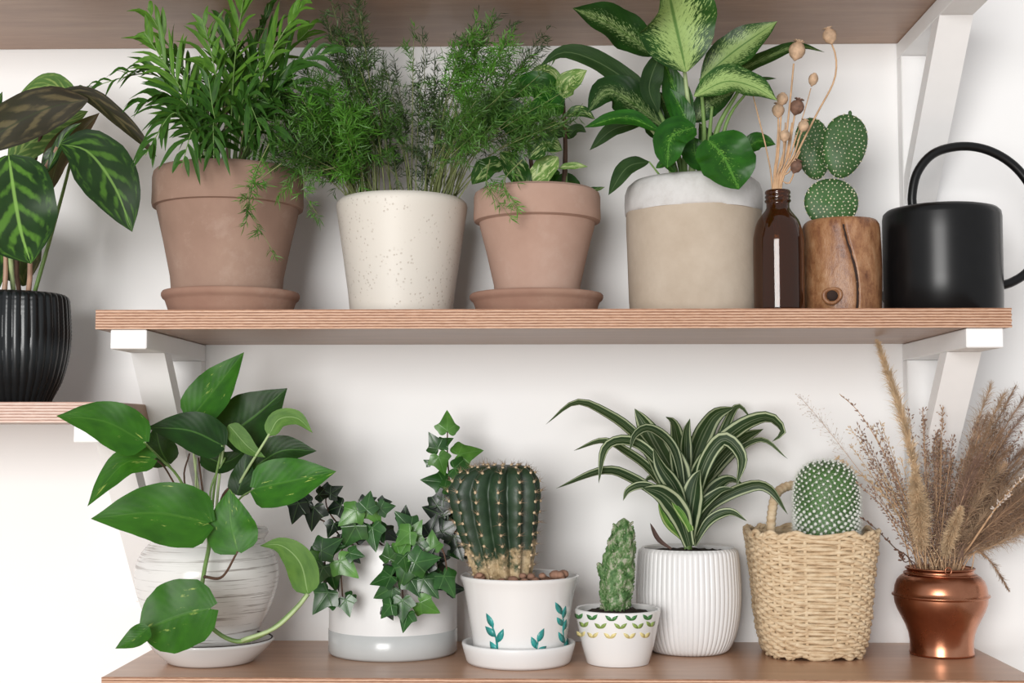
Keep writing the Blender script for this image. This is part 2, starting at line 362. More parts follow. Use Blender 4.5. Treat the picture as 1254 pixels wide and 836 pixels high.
    def blade(s, pts, w, prof, nrm=(0, -1, .25), cup=.15, n=14, m=3, wave=0, wf=3, lobe=0, twist=0):
        p = cat(pts, n); tg = np.gradient(p, axis=0); N0 = nz(np.array(nrm, float)); ph = random.random()*6
        tt = np.linspace(0, 1, n+1); hw = np.interp(tt, [a for a, _ in prof], [b for _, b in prof])*w/2
        v = []; uv = []; S = None
        for i in range(n+1):
            T = nz(tg[i]); c = np.cross(T, N0)
            if np.linalg.norm(c) < .25 and S is not None: c = S-T*np.dot(S, T)
            S = nz(c)
            if twist:
                a = twist*tt[i]; Nn = np.cross(S, T); S2 = S*math.cos(a)+Nn*math.sin(a)
            else: S2 = S
            Nn = np.cross(S2, T)
            for j in range(-m, m+1):
                u = j/m; au = abs(u); h = hw[i]
                q = p[i]+S2*h*u+Nn*(cup*h*au**1.4)
                if wave: q = q+Nn*(wave*h*au*math.sin(tt[i]*wf*2*PI+ph+(0 if u > 0 else 1.3)))
                if lobe: q = q-T*lobe*w*au*max(0, 1-tt[i]/.3)
                v.append(q); uv.append((.5+u/2, tt[i]))
        c = 2*m+1
        f = [(i*c+j, i*c+j+1, (i+1)*c+j+1, (i+1)*c+j) for i in range(n) for j in range(c-1)]
        return s.add(v, f, uv)
    def build(s, name, mat, parent=None, kind=None, label=None, smooth=True, clamp=True):
        V = np.vstack(s.v); UV = np.vstack(s.uv)
        if clamp:
            V[:, 1] = np.minimum(V[:, 1], -.003)
            up = (V[:, 2] > Z_UP-.004) & (V[:, 1] > -.252) & (V[:, 0] < .5); V[up, 2] = Z_UP-.004
        V = V-origin(parent)
        me = bpy.data.meshes.new(name); me.from_pydata(V.tolist(), [], s.f)
        l = me.uv_layers.new(name='UVMap'); idx = np.zeros(len(me.loops), dtype=np.int32); me.loops.foreach_get('vertex_index', idx)
        l.data.foreach_set('uv', UV[idx].astype(np.float32).ravel())
        if smooth: me.polygons.foreach_set('use_smooth', [True]*len(me.polygons))
        me.materials.append(M[mat] if isinstance(mat, str) else mat); me.validate(); me.update()
        o = bpy.data.objects.new(name, me); COL.objects.link(o)
        if parent is not None: o.parent = parent
        if kind: o['kind'] = kind
        if label: o['label'] = label
        return o
def sharp(o, ang=35):
    me = o.data; a = math.radians(ang)
    import bmesh
    bm = bmesh.new(); bm.from_mesh(me); bmesh.ops.recalc_face_normals(bm, faces=bm.faces)
    for e in bm.edges:
        if len(e.link_faces) == 2 and e.calc_face_angle(0) > a: e.smooth = False
    bm.to_mesh(me); bm.free(); return o
def prof(cx, yc, L):
    out = []
    for h, py in L:
        a = PR(cx, py, yc); b = PR(cx+h, py, yc); out.append((b[0]-a[0], a[2]))
    return out
def smoothp(pr, n=40):
    q = cat([(r, z, 0) for r, z in pr], n); return [(max(.0005, a), b) for a, b, _ in q]
def soil(parent, c, r, z, name='soil', mat='soil', amp=.004, hump=0):
    g = G(); v = [(c[0], c[1], z+hump)]; R = 9; S = 36
    for i in range(1, R+1):
        for j in range(S):
            a = 2*PI*j/S; rr = r*i/R; v.append((c[0]+rr*math.cos(a), c[1]+rr*math.sin(a), z+hump*(1-(i/R)**2)+(random.random()-.5)*amp*(i < R)))
    f = [(0, 1+j, 1+(j+1) % S) for j in range(S)]
    for i in range(R-1):
        for j in range(S): f.append((1+i*S+j, 1+(i+1)*S+j, 1+(i+1)*S+(j+1) % S, 1+i*S+(j+1) % S))
    return g.add(v, f).build(name, mat, parent)
def struct(o): o['kind'] = 'structure'; return o
# leaf outlines: (position along, half width)
HEART = [(0, .12), (.03, .55), (.1, .86), (.25, 1), (.42, .97), (.6, .78), (.78, .46), (.9, .2), (.96, .08), (1, 0)]
OVAL = [(0, .05), (.08, .42), (.2, .78), (.4, 1), (.58, .95), (.75, .7), (.88, .38), (.96, .12), (1, 0)]
ROUND = [(0, .1), (.04, .5), (.15, .85), (.35, 1), (.6, .98), (.8, .75), (.92, .38), (.97, .12), (1, 0)]
STRAP = [(0, .45), (.15, .6), (.4, .95), (.6, 1), (.8, .72), (.93, .3), (1, 0)]
LANCE = [(0, .3), (.12, .75), (.3, 1), (.55, .95), (.8, .55), (1, 0)]
def PL(pts, ya, yb):
    n = len(pts)-1; return [P(a, b, ya+(yb-ya)*i/n) for i, (a, b) in enumerate(pts)]
def leaf(parent, mat, pts, w, ya, yb, shape=HEART, nrm=(0, -1, .25), cup=.15, wave=.05, lobe=0, name='leaf', label=None, n=14, m=3, wf=2, twist=0):
    q = PL(pts, ya, yb); ym = (ya+yb)/2
    g = G().blade(q, w*pxm(ym), shape, nrm, cup, n, m, wave, wf, lobe, twist)
    return g.build(name, mat, parent, label=label)
def stem(parent, mat, pts, ya, yb, r0, r1, name='stem', n=12, sides=6, label=None):
    return G().tube(cat(PL(pts, ya, yb), n), [r0, r1], sides).build(name, mat, parent, label=label)
# ================================================================== the room
def plane(name, v, mat):
    return struct(G().add(v, [(0, 1, 2, 3)]).build(name, mat, None, clamp=False, smooth=False))
plane('wall_back', [(-2.2, 0, 0), (2.2, 0, 0), (2.2, 0, 2.6), (-2.2, 0, 2.6)], 'wall')
M['floor'] = wood('floor_boards', (.30,.2,.13), (.38,.26,.17), (.45,.31,.21))
plane('floor', [(-2.2, -4, 0), (2.2, -4, 0), (2.2, 0, 0), (-2.2, 0, 0)], 'floor')
# ------------------------------------------------------------------ shelves
def shelf(x0, x1, zb, zt, label, cols=PC, face='wood'):
    t = thing('wall_shelf', label, 'shelf', ((x0+x1)/2, -.125, zb))
    e = .0016
    G().box((x0, -.2485, zb), (x1, -.001, zt), .0008).build('board', face, t, smooth=False, clamp=False)
    th = zt-zb; M['ply%.3f' % zb] = plymat('plywood_edge', zb, th, cols)
    # seven plies on the front edge and right end, alternately proud
    n = 7
    for i in range(n):
        a = zb+th*i/n; b = zb+th*(i+1)/n; d = .0004 if i % 2 else .0
        G().box((x0, -.2502+d, a+.00012), (x1+.0014-d, -.2482, b-.00012)).build('ply_strip', 'ply%.3f' % zb, t, smooth=False, clamp=False)
    return t
shelf(-.80, .482, Z_UP, Z_UP+.0205, 'highest wooden shelf, cut by the top edge of the picture, seen from below', face='wood')
shelf(-.4665, .480, Z_MIDB, Z_MIDT, 'long middle plywood shelf carrying the terracotta pots and black watering can')
shelf(-.4525, .502, Z_LOW-.0205, Z_LOW, 'lowest wooden shelf at the bottom, carrying the cactus pots and straw basket', face='wood_warm')
shelf(-.85, -.4475, Z_LEFT-.0215, Z_LEFT, 'short plywood shelf at left under the black ribbed pot', cols=((.40,.24,.19),(.62,.42,.34),(.78,.62,.54)))
def bracket(x0, x1, zt, label):
    t = thing('shelf_bracket', label, 'bracket', ((x0+x1)/2, -.1, zt))
    G().box((x0, -.2485, zt-.0205), (x1, -.001, zt-.0004), .001).build('arm', 'white', t, smooth=False, clamp=False)
    G().box((x0, -.0215, zt-.212), (x1, -.001, zt-.0207), .001).build('post', 'white', t, smooth=False, clamp=False)
    a = np.array([-.18, zt-.0207]); b = np.array([-.0217, zt-.203]); v = []
    for x in (x0+.0006, x1-.0006):
        v += [(x, a[0], a[1]), (x, a[0]+.028, a[1]), (x, b[0], b[1]+.034), (x, b[0], b[1])]
    G().add(v, [(0,1,2,3), (7,6,5,4), (0,4,5,1), (1,5,6,2), (2,6,7,3), (3,7,4,0)]).build('brace', 'white', t, smooth=False, clamp=False)
bracket(.435, .473, Z_MIDB, 'white wooden bracket under the right end of the middle shelf, behind dried grasses')
bracket(-.451, -.413, Z_MIDB, 'white wooden bracket under the left end of the middle shelf')
bracket(.435, .473, Z_UP, 'white wooden bracket at top right above the watering can')
bracket(-.4875, -.4515, Z_LEFT-.0215, 'white wooden bracket under the short left shelf, half hidden by pothos leaves')
# ================================================================== pots helper
def vessel(parent, name, cx, yc, L, mat, zb=None, inner=None, seg=72, mod=None, thick=.005, depth=.03, sm=None, label=None, sx=1):
    """outer profile in the order bottom to top, then over the rim and down inside"""
    pr = prof(cx, yc, L)
    if zb is not None: pr = [(pr[0][0], zb)]+[p for p in pr[1:] if p[1] > zb+.0005]
    if sm: pr = smoothp(pr, sm)
    c = PR(cx, 500, yc); r, z = pr[-1]
    full = [(pr[0][0]*.9, pr[0][1])]+pr+[(r-thick*.3, z+thick*.25), (r-thick*.8, z), (r-thick, z-thick*.6), (np.interp(z-depth, [p[1] for p in pr], [p[0] for p in pr])-thick-.001, z-depth)]
    ns = len(full)-4
    o = G().lathe((c[0], yc), full, seg, (lambda a, zz, rr, i: mod(a, zz, rr) if 0 < i < ns else rr) if mod else None).build(name, mat, parent, clamp=False, label=label)
    sharp(o, 40); return c, pr
def cxm(cx, yc): return PR(cx, 500, yc)[0]
# ================================================================== 1 terracotta pot with parlour palm
YC = -.135
sa = thing('pot_saucer', 'larger terracotta saucer under the palm pot', 'saucer', (cxm(281, YC), YC, Z_MIDT))
pr = prof(281, YC, [(72, 378), (73, 372), (78, 371), (79, 369), (81.5, 367), (83, 364), (83, 361), (81.5, 358.5)])
pr[0] = (pr[0][0], Z_MIDT+.0003); pr[1] = (pr[1][0], Z_MIDT+.0045)
zs = pr[-1][1]
G().lathe((cxm(281, YC), YC), [(.05, Z_MIDT+.0003)]+pr+[(pr[-1][0]-.004, zs), (pr[-1][0]-.006, zs-.004), (.03, zs-.005)], 72, closed=True).build('dish', 'saucer_terra', sa, clamp=False)
plant = thing('potted_palm', 'bushy parlour palm with narrow leaflets in the larger aged terracotta pot', 'plant', (cxm(276, YC), YC, zs-.004))
c, _ = vessel(plant, 'pot', 276, YC, [(66, 357), (68, 340), (76, 300), (84.5, 262), (85.5, 257), (90, 256), (91, 252), (90.5, 236), (90.5, 222), (89, 215), (87, 213)], 'terra', zb=zs-.0045, thick=.008)
soil(plant, (c[0], YC), .073, PR(276, 226, YC)[2])
def leaflet(pts, w, nrm, mat, parent, cup=.25):
    return G().blade(pts, w, LANCE, nrm, cup, 6, 1).build('leaflet', mat, parent)
def frond(i, bx, tip, mid, yb, yt, n, L, w, split, mat='palm'):
    A = P(bx, 222, YC+random.uniform(-.02, .02)); ym = (yb+yt)/2
    pts = [A, P(mid[0]*.4+bx*.6, (222+mid[1])*.5, (YC+ym)/2), P(*mid, ym), P(*tip, yt)]
    c = cat(pts, 24); fr = G().tube(c, [.0011, .0008, .0004], 5).build('frond', 'stem_green', plant)
    tg = np.gradient(c, axis=0); allg = G()
    plane_n = nz(np.array([random.uniform(-.5, .5), -1, random.uniform(.2, .9)]))
    for k in range(n):
        f = .38+.62*(k+.5)/n; j = min(24, int(f*24)); T = nz(tg[j]); S = nz(np.cross(T, plane_n))
        s = 1 if k % 2 else -1; sc = math.sin(PI*min(1, .22+.72*(k+.5)/n))**.6
        a = math.radians(random.uniform(32, 58))*(1-.5*k/n); l = L*sc*random.uniform(.85, 1.45)*pxm(ym)
        d = nz(T*math.cos(a)+S*s*math.sin(a)+np.array([0, random.uniform(-.22, .22), random.uniform(-.1, .12)]))
        p0 = c[j]; p1 = p0+d*l*.5+np.array([0, 0, .003]); p2 = p0+d*l+np.array([0, 0, -l*random.uniform(.04, .32)])
        ww = w*pxm(ym)*random.uniform(.75, 1.15)
        if split: leaflet([p0, p1, p2], ww, plane_n+rng.normal(0, .25, 3), mat, fr)
        else: allg.blade([p0, p1, p2], ww, LANCE, plane_n+rng.normal(0, .25, 3), .25, 5, 1)
    if not split: allg.build('leaflets', mat, fr, kind='stuff')
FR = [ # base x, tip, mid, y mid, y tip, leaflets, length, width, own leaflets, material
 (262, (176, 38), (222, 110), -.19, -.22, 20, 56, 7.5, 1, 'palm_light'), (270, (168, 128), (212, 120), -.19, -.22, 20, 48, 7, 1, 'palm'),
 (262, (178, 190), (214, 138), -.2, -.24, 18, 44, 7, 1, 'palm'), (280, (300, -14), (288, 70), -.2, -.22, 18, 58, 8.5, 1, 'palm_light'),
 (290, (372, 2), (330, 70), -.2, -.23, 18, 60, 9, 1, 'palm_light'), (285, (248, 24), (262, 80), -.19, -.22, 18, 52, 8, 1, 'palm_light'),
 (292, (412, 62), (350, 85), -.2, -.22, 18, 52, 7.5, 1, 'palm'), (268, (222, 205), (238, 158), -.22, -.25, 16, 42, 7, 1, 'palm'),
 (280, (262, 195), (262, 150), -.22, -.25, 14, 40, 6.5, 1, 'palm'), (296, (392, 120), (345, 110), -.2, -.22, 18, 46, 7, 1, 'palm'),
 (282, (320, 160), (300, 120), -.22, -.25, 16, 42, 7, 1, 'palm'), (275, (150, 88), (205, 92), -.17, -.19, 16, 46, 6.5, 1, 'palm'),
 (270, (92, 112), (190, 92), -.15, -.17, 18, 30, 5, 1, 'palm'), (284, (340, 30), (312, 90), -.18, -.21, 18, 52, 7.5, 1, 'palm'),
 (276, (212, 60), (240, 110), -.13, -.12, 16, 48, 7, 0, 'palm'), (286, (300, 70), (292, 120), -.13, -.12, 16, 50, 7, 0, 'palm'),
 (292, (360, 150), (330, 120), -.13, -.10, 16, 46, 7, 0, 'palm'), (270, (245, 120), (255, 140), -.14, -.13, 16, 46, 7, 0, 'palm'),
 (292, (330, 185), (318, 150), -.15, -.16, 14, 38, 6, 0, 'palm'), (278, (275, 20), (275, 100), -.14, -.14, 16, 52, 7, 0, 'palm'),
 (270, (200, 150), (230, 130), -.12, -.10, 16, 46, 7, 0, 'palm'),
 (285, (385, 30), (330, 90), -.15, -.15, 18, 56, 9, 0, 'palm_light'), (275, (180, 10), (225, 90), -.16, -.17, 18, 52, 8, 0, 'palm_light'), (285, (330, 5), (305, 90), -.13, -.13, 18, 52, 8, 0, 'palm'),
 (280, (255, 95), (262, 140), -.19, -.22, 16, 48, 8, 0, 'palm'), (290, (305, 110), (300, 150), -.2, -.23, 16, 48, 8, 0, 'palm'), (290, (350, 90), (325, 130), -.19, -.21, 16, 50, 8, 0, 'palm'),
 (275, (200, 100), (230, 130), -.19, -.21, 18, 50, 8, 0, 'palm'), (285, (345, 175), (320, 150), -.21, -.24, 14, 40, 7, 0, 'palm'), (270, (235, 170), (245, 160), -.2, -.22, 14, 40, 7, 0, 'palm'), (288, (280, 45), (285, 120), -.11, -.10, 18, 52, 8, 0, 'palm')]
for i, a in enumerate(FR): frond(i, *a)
for x, m in ((245, 'stem_pale'), (252, 'stem_green'), (259, 'stem_pale'), (266, 'stem_brown'), (274, 'stem_brown'), (281, 'stem_pink'), (290, 'stem_pale'), (297, 'stem_pink'), (305, 'stem_green')):
    stem(plant, m, [(x, 224), (x+random.uniform(-3, 3), 185), (x+random.uniform(-9, 9), 130)], YC, YC-.02, .0028 if 'p' in m else .002, .0012, name='cane')
# ================================================================== 2 cream pot with asparagus fern
YC = -.125
fern = thing('potted_asparagus_fern', 'feathery asparagus fern with fine needles in a tapered cream pitted pot', 'plant', (cxm(491, YC), YC, Z_MIDT))
c, _ = vessel(fern, 'pot', 491, YC, [(62, 378), (65, 360), (72, 310), (79, 262), (80, 254), (79, 250), (77, 248)], 'cream', zb=Z_MIDT+.0003, thick=.007, seg=80)
soil(fern, (c[0], YC), .062, PR(491, 259, YC)[2])
def sprig(g, p0, d, L, nl, step=.0016):
    """a branchlet with whorls of needles"""
    n = max(3, int(L/step/2.2)); p = np.array(p0, float); d = nz(d); bend = rng.normal(0, .12, 3); bend[2] -= .05
    for i in range(n):
        q = p+d*(L/n); d = nz(d+bend/n*1.5)
        a = nz(np.cross(d, rng.normal(0, 1, 3))); b = np.cross(d, a)
        w = .00032
        g.add([p-a*w, p+a*w, q+a*w, q-a*w], [(0, 1, 2, 3)])
        for k in range(3):
            an = random.random()*2*PI; e = nz(d*.75+(a*math.cos(an)+b*math.sin(an)))
            l = nl*random.uniform(.6, 1.35); s = nz(np.cross(e, rng.normal(0, 1, 3)))*.00052
            m = q+e*l*.55; t2 = q+e*l+d*l*.15
            g.add([q-s*.5, q+s*.5, m+s, m-s, t2], [(0, 1, 2, 3), (3, 2, 4)])
        p = q
def fern_stem(bx, tip, mid, ym, yt, nb, bl, mat, nl=.0085, y0=None, name='frond', st=.4, r=.0008):
    A = P(bx, 250, y0 if y0 is not None else YC+random.uniform(-.03, .03)) if isinstance(bx, (int, float)) else P(*bx)
    c = cat([A, P(*mid, ym), P(*tip, yt)], 28); g = G(); tg = np.gradient(c, axis=0)
    fr = G().tube(c, [r, r*.7, r*.35], 4).build(name, 'fern_stem', fern)
    for k in range(nb):
        f = st+(1-st)*(k+random.random())/nb; j = min(28, int(f*28)); T = nz(tg[j])
        d = nz(T*.7+rng.normal(0, .6, 3)*np.array([1, .8, 1])); L = bl*random.uniform(.5, 1.2)*(1.15-.6*(f-st)/(1-st))
        sprig(g, c[j], d, L, nl)
    sprig(g, c[-1], tg[-1], bl*.6, nl)
    g.build('needles', mat, fr, kind='stuff')
def tipset(n, x0, x1, y0, y1, b0, b1, nb, bl, mat, ya=-.16, yb=-.06, st=.38, nl=.0085):
    for i in range(n):
        tx = random.uniform(x0, x1); ty = random.uniform(y0, y1); bx = b0+(b1-b0)*((tx-x0)/(x1-x0)*.7+random.random()*.3); y = random.uniform(ya, yb)
        fern_stem(bx, (tx, ty), (bx+(tx-bx)*random.uniform(.25, .4), 250+(ty-250)*random.uniform(.48, .6)), (y+YC)/2, y, nb, bl, mat, st=st, nl=nl)
tipset(20, 350, 470, 40, 190, 428, 470, 16, .030, 'fern', -.2, -.1)
tipset(13, 440, 550, 50, 150, 470, 540, 16, .028, 'fern_dark', st=.45)
tipset(6, 430, 560, 50, 150, 460, 545, 13, .026, 'fern', -.2, -.15, .5)
tipset(14, 560, 670, 10, 140, 510, 556, 15, .028, 'fern_dark', -.17, -.06, .5)
tipset(16, 580, 695, 60, 175, 520, 560, 18, .026, 'fern', -.25, -.19, .62)
tipset(9, 550, 640, 15, 110, 520, 556, 20, .022, 'fern_bright', -.2, -.15, .75, .010)
tipset(12, 372, 430, 85, 215, 428, 450, 18, .026, 'fern_bright', -.24, -.19, .5, .012)
tipset(12, 310, 380, 100, 195, 428, 450, 14, .028, 'fern', -.24, -.19, .6, .010)
tipset(8, 395, 450, -8, 70, 440, 470, 16, .024, 'fern_dark', -.2, -.15, .6)
tipset(10, 420, 530, 175, 215, 440, 550, 4, .014, 'fern_dark', -.17, -.09, .5)
for x, tx in ((452, 440), (460, 470), (535, 575), (548, 600), (556, 620), (542, 560), (550, 560)):     # bare pale stalks
    stem(fern, 'fern_stem', [(x, 250), (x+(tx-x)*.25, 200), (tx, 130)], YC, YC-.02, .0009, .0006, name='stalk', sides=4)
TR = [((330, 175, -.235), (302, 268), (312, 215), 'fern_bright', .012), ((322, 190, -.235), (334, 308), (305, 248), 'fern', .010), ((345, 200, -.235), (300, 240), (325, 215), 'fern_bright', .01),
      ((380, 190, -.2), (388, 262), (372, 232), 'fern_bright', .010), ((410, 205, -.2), (345, 235), (370, 215), 'fern_bright', .012),
      ((600, 195, -.21), (622, 262), (597, 225), 'fern_bright', .010), ((640, 195, -.215), (632, 252), (618, 222), 'fern_bright', .010)]
for a, tip, mid, m, nl in TR:
    fern_stem(a, tip, mid, a[2]-.004, a[2]-.006, 9, .012, m, nl, name='trailing_frond', st=.2, r=.0007)
# ================================================================== 3 smaller terracotta pot, variegated plant
YC = -.13
sa = thing('pot_saucer', 'smaller terracotta saucer under the variegated plant, right of the cream pot', 'saucer', (cxm(657, YC), YC, Z_MIDT))
pr = prof(657, YC, [(71, 378), (72, 373), (77, 372), (78, 370), (80.5, 368), (82, 365), (82, 362.5), (80, 360.5)])
pr[0] = (pr[0][0], Z_MIDT+.0003); pr[1] = (pr[1][0], Z_MIDT+.0045)
zs = pr[-1][1]
G().lathe((cxm(657, YC), YC), [(.05, Z_MIDT+.0003)]+pr+[(pr[-1][0]-.004, zs), (pr[-1][0]-.006, zs-.004), (.03, zs-.005)], 72, closed=True).build('dish', 'saucer_terra', sa, clamp=False)
vp = thing('potted_variegated_plant', 'small plant with cream and green mottled leaves in the smaller terracotta pot', 'plant', (cxm(658, YC), YC, zs-.004))
c, _ = vessel(vp, 'pot', 658, YC, [(52, 360), (53, 350), (62, 310), (70, 279), (71, 274), (77, 272), (78, 268), (77.5, 255), (77.5, 243), (76, 238), (74, 237)], 'terra2', zb=zs-.0045, thick=.008)
soil(vp, (c[0], YC), .062, PR(658, 247, YC)[2])
for pts, w, m, y0, y1, sh in [
 ([(615, 199), (597, 206), (578, 226)], 27, 'vari', -.18, -.2, ROUND), ([(645, 228), (630, 206), (612, 186)], 31, 'vari', -.17, -.19, ROUND),
 ([(648, 194), (668, 178), (689, 184)], 24, 'vari', -.19, -.2, ROUND), ([(652, 221), (668, 207), (684, 192)], 30, 'vari_lime', -.17, -.18, ROUND),
 ([(684, 206), (700, 203), (720, 204)], 10, 'vari_lime', -.17, -.17, OVAL), ([(688, 120), (696, 103), (719, 86)], 30, 'vari_lime', -.15, -.17, OVAL),
 ([(688, 104), (668, 88), (645, 93)], 20, 'vari_lime', -.14, -.14, OVAL), ([(692, 166), (676, 158), (664, 146)], 22, 'dieff_under', -.15, -.16, OVAL),
 ([(692, 142), (710, 136), (729, 146)], 16, 'vari', -.14, -.15, OVAL), ([(694, 170), (706, 158), (718, 162)], 15, 'dieff_under', -.13, -.14, OVAL),
 ([(645, 168), (615, 138), (588, 162)], 42, 'dieff_heart', -.16, -.18, ROUND), ([(690, 130), (655, 106), (622, 118)], 40, 'dieff_heart', -.15, -.17, ROUND),
 ([(690, 130), (670, 132), (644, 150)], 32, 'dieff_heart', -.16, -.18, ROUND), ([(710, 235), (725, 233), (741, 229)], 8, 'vari', -.12, -.12, OVAL),
 ([(664, 226), (672, 216), (686, 211)], 22, 'dieff_heart', -.15, -.15, ROUND), ([(640, 226), (632, 214), (618, 206)], 18, 'vari_lime', -.15, -.16, ROUND),
 ([(650, 165), (636, 172), (628, 190)], 18, 'dieff_heart', -.16, -.17, OVAL), ([(676, 232), (694, 222), (712, 234)], 20, 'dieff_heart', -.09, -.09, ROUND)]:
    leaf(vp, m, pts, w, y0, y1, sh, cup=.25, wave=.18)
stem(vp, 'stem_brown', [(690, 240), (692, 200), (692, 165), (689, 110)], YC, -.14, .0032, .0018, n=16)
stem(vp, 'stem_green', [(691, 238), (692, 208)], YC-.001, YC-.001, .0036, .003)
stem(vp, 'stem_brown', [(655, 238), (650, 195), (648, 165), (655, 130)], YC, -.16, .0028, .0016)
stem(vp, 'stem_pale', [(655, 240), (657, 215), (661, 198)], -.165, -.175, .0018, .0014)
stem(vp, 'stem_green', [(645, 240), (641, 222), (630, 205)], -.15, -.18, .0014, .001); stem(vp, 'stem_green', [(650, 240), (620, 210), (608, 203)], -.14, -.18, .0012, .0008)
# ================================================================== 4 concrete pot with dieffenbachia
YC = -.122
dp = thing('potted_dieffenbachia', 'dieffenbachia with big speckled leaves in a beige concrete pot with whitish rim', 'plant', (cxm(852, YC), YC, Z_MIDT))
rough = lambda a, z, r: r*(1+.006*math.sin(3*a+z*40)+.004*math.sin(7*a-z*90))
c, pr = vessel(dp, 'pot', 852, YC, [(79, 378), (81, 370), (82, 330), (82.5, 280), (82.5, 262), (82, 255), (79, 240)], 'concrete', zb=Z_MIDT+.0003, mod=rough, thick=.009, depth=.002)
pc = prof(852, YC, [(82.6, 263), (84, 260), (84.5, 250), (84, 238), (81, 229), (75, 224), (68, 225), (66, 232)])
sharp(G().lathe((c[0], YC), pc, 96, lambda a, z, r, i: r*(1+.006*math.sin(3*a+z*40)+.003*math.sin(11*a))+(.0012*math.sin(5*a)*(i == 0))).build('rim_collar', 'concrete_white', dp, clamp=False, label='whitewashed thick rim'), 60)
soil(dp, (c[0], YC), .061, PR(852, 236, YC)[2])
for pts, w, m, y0, y1, sh, nr in [
 ([(840, 88), (833, 55), (824, 15), (815, -32)], 104, 'dieff', -.21, -.245, OVAL, (0, -1, .1)),
 ([(802, 68), (752, 32), (701, 10)], 58, 'dieff_dark', -.17, -.2, OVAL, (0, -1, .4)), ([(858, 97), (900, 62), (952, 26)], 48, 'dieff', -.18, -.2, OVAL, (0, -1, .3)),
 ([(806, 124), (768, 98), (728, 74), (690, 64), (660, 82)], 30, 'dieff_under', -.15, -.17, OVAL, (0, -1, .3)),
 ([(815, 158), (780, 130), (745, 112), (719, 138)], 52, 'dieff_dark', -.17, -.19, OVAL, (0, -1, .3)),
 ([(806, 138), (795, 105), (813, 56)], 30, 'dieff_under', -.2, -.21, OVAL, (.4, -1, .2)), ([(808, 160), (765, 144), (715, 156)], 24, 'dieff_heart', -.2, -.2, OVAL, (0, -1, .5)),
 ([(790, 150), (752, 158), (722, 184)], 20, 'dieff_under', -.15, -.15, OVAL, (0, -1, .2)), ([(795, 198), (768, 205), (745, 239)], 22, 'dieff_under', -.17, -.19, OVAL, (0, -1, .2)),
 ([(850, 156), (822, 168), (817, 206)], 42, 'dieff_heart', -.21, -.225, ROUND, (0, -1, .3)), ([(868, 172), (886, 192), (905, 232)], 72, 'dieff_heart', -.215, -.23, ROUND, (0, -1, .3)),
 ([(908, 188), (928, 173), (950, 177)], 24, 'dieff_heart', -.17, -.17, OVAL, (0, -1, .3)), ([(850, 118), (888, 100), (922, 106), (952, 123)], 46, 'dieff', -.215, -.22, OVAL, (0, -1, .5)),
 ([(855, 140), (895, 95), (945, 68), (978, 57), (1010, 64)], 24, 'dieff_dark', -.15, -.16, OVAL, (0, -1, .6)), ([(915, 112), (932, 98), (951, 96)], 8, 'dieff_under', -.14, -.14, OVAL, (0, -1, .6)),
 ([(842, 165), (828, 115), (812, 72)], 36, 'dieff_heart', -.17, -.18, OVAL, (0, -1, .1)), ([(848, 165), (835, 135), (820, 108)], 26, 'dieff_heart', -.195, -.2, OVAL, (0, -1, .1)),
 ([(840, 170), (826, 140), (806, 112)], 34, 'dieff_dark', -.15, -.16, OVAL, (0, -1, .1)), ([(850, 150), (868, 128), (900, 112)], 34, 'dieff_dark', -.17, -.18, OVAL, (0, -1, .1)),
 ([(826, 210), (815, 200), (803, 206)], 12, 'dieff_heart', -.2, -.2, ROUND, (0, -1, .3)), ([(862, 215), (866, 175), (856, 150)], 26, 'dieff_dark', -.14, -.14, OVAL, (0, -1, .1)),
 ([(845, 165), (800, 158), (806, 128)], 24, 'dieff_dark', -.14, -.14, OVAL, (0, -1, .1)), ([(868, 200), (852, 190), (850, 168)], 36, 'dieff_heart', -.18, -.18, ROUND, (0, -1, .3))]:
    leaf(dp, m, pts, w, y0, y1, sh, nr, cup=.22, wave=.10, wf=2.5, m=4, n=18, lobe=.05 if sh is ROUND else 0)
for a, b, d, r in (((825, 232), (822, 200), (806, 158), .0038), ((838, 235), (830, 190), (800, 120), .004), ((845, 235), (848, 180), (838, 84), .0045), ((852, 235), (862, 170), (858, 96), .0036),
                ((862, 235), (878, 160), (905, 110), .0042), ((870, 235), (890, 150), (915, 112), .003), ((835, 232), (815, 222), (795, 198), .0018), ((842, 235), (838, 200), (845, 160), .0045),
                ((856, 235), (858, 200), (868, 176), .004), ((832, 235), (826, 205), (822, 190), .0046), ((870, 235), (868, 185), (872, 130), .0036), ((826, 228), (812, 180), (790, 150), .0025)):
    stem(dp, random.choice(['stem_green', 'stem_pale', 'stem_green']), [a, b, d], YC-.02, -.18 if d[1] > 100 else -.19, r, r*.45, n=14, sides=8)
# ================================================================== 5 amber bottle with dried poppies
YC = -.178
bt = thing('glass_bottle', 'small amber glass bottle holding dried poppy stems', 'bottle', (cxm(956, YC), YC, Z_MIDT))
pr = prof(956, YC, [(28, 378), (30.5, 372), (31, 350), (31, 300), (30, 288), (26, 272), (19, 262), (14.5, 256), (14, 250)])
pr[0] = (pr[0][0], Z_MIDT+.0003); pr = [p for p in pr]; pr[1] = (pr[1][0], Z_MIDT+.003)
pr = smoothp(pr, 30); nk = prof(956, YC, [(14, 249), (16, 247), (16, 245.5), (14.3, 244), (15.6, 242), (15.6, 240.5), (14.3, 239), (15.6, 237), (15.6, 235), (14.6, 233.5), (12, 233), (11, 235), (11, 250)])
inn = [(max(.003, r-.0022), z+.002) for r, z in pr[::-1]]
bo = G().lathe((cxm(956, YC), YC), [(.001, Z_MIDT+.0003)]+pr+nk+inn+[(.001, inn[-1][1])], 48, closed=True).build('bottle_body', 'amber', bt, clamp=False)
zn = PR(956, 235, YC)[2]; bx = cxm(956, YC)
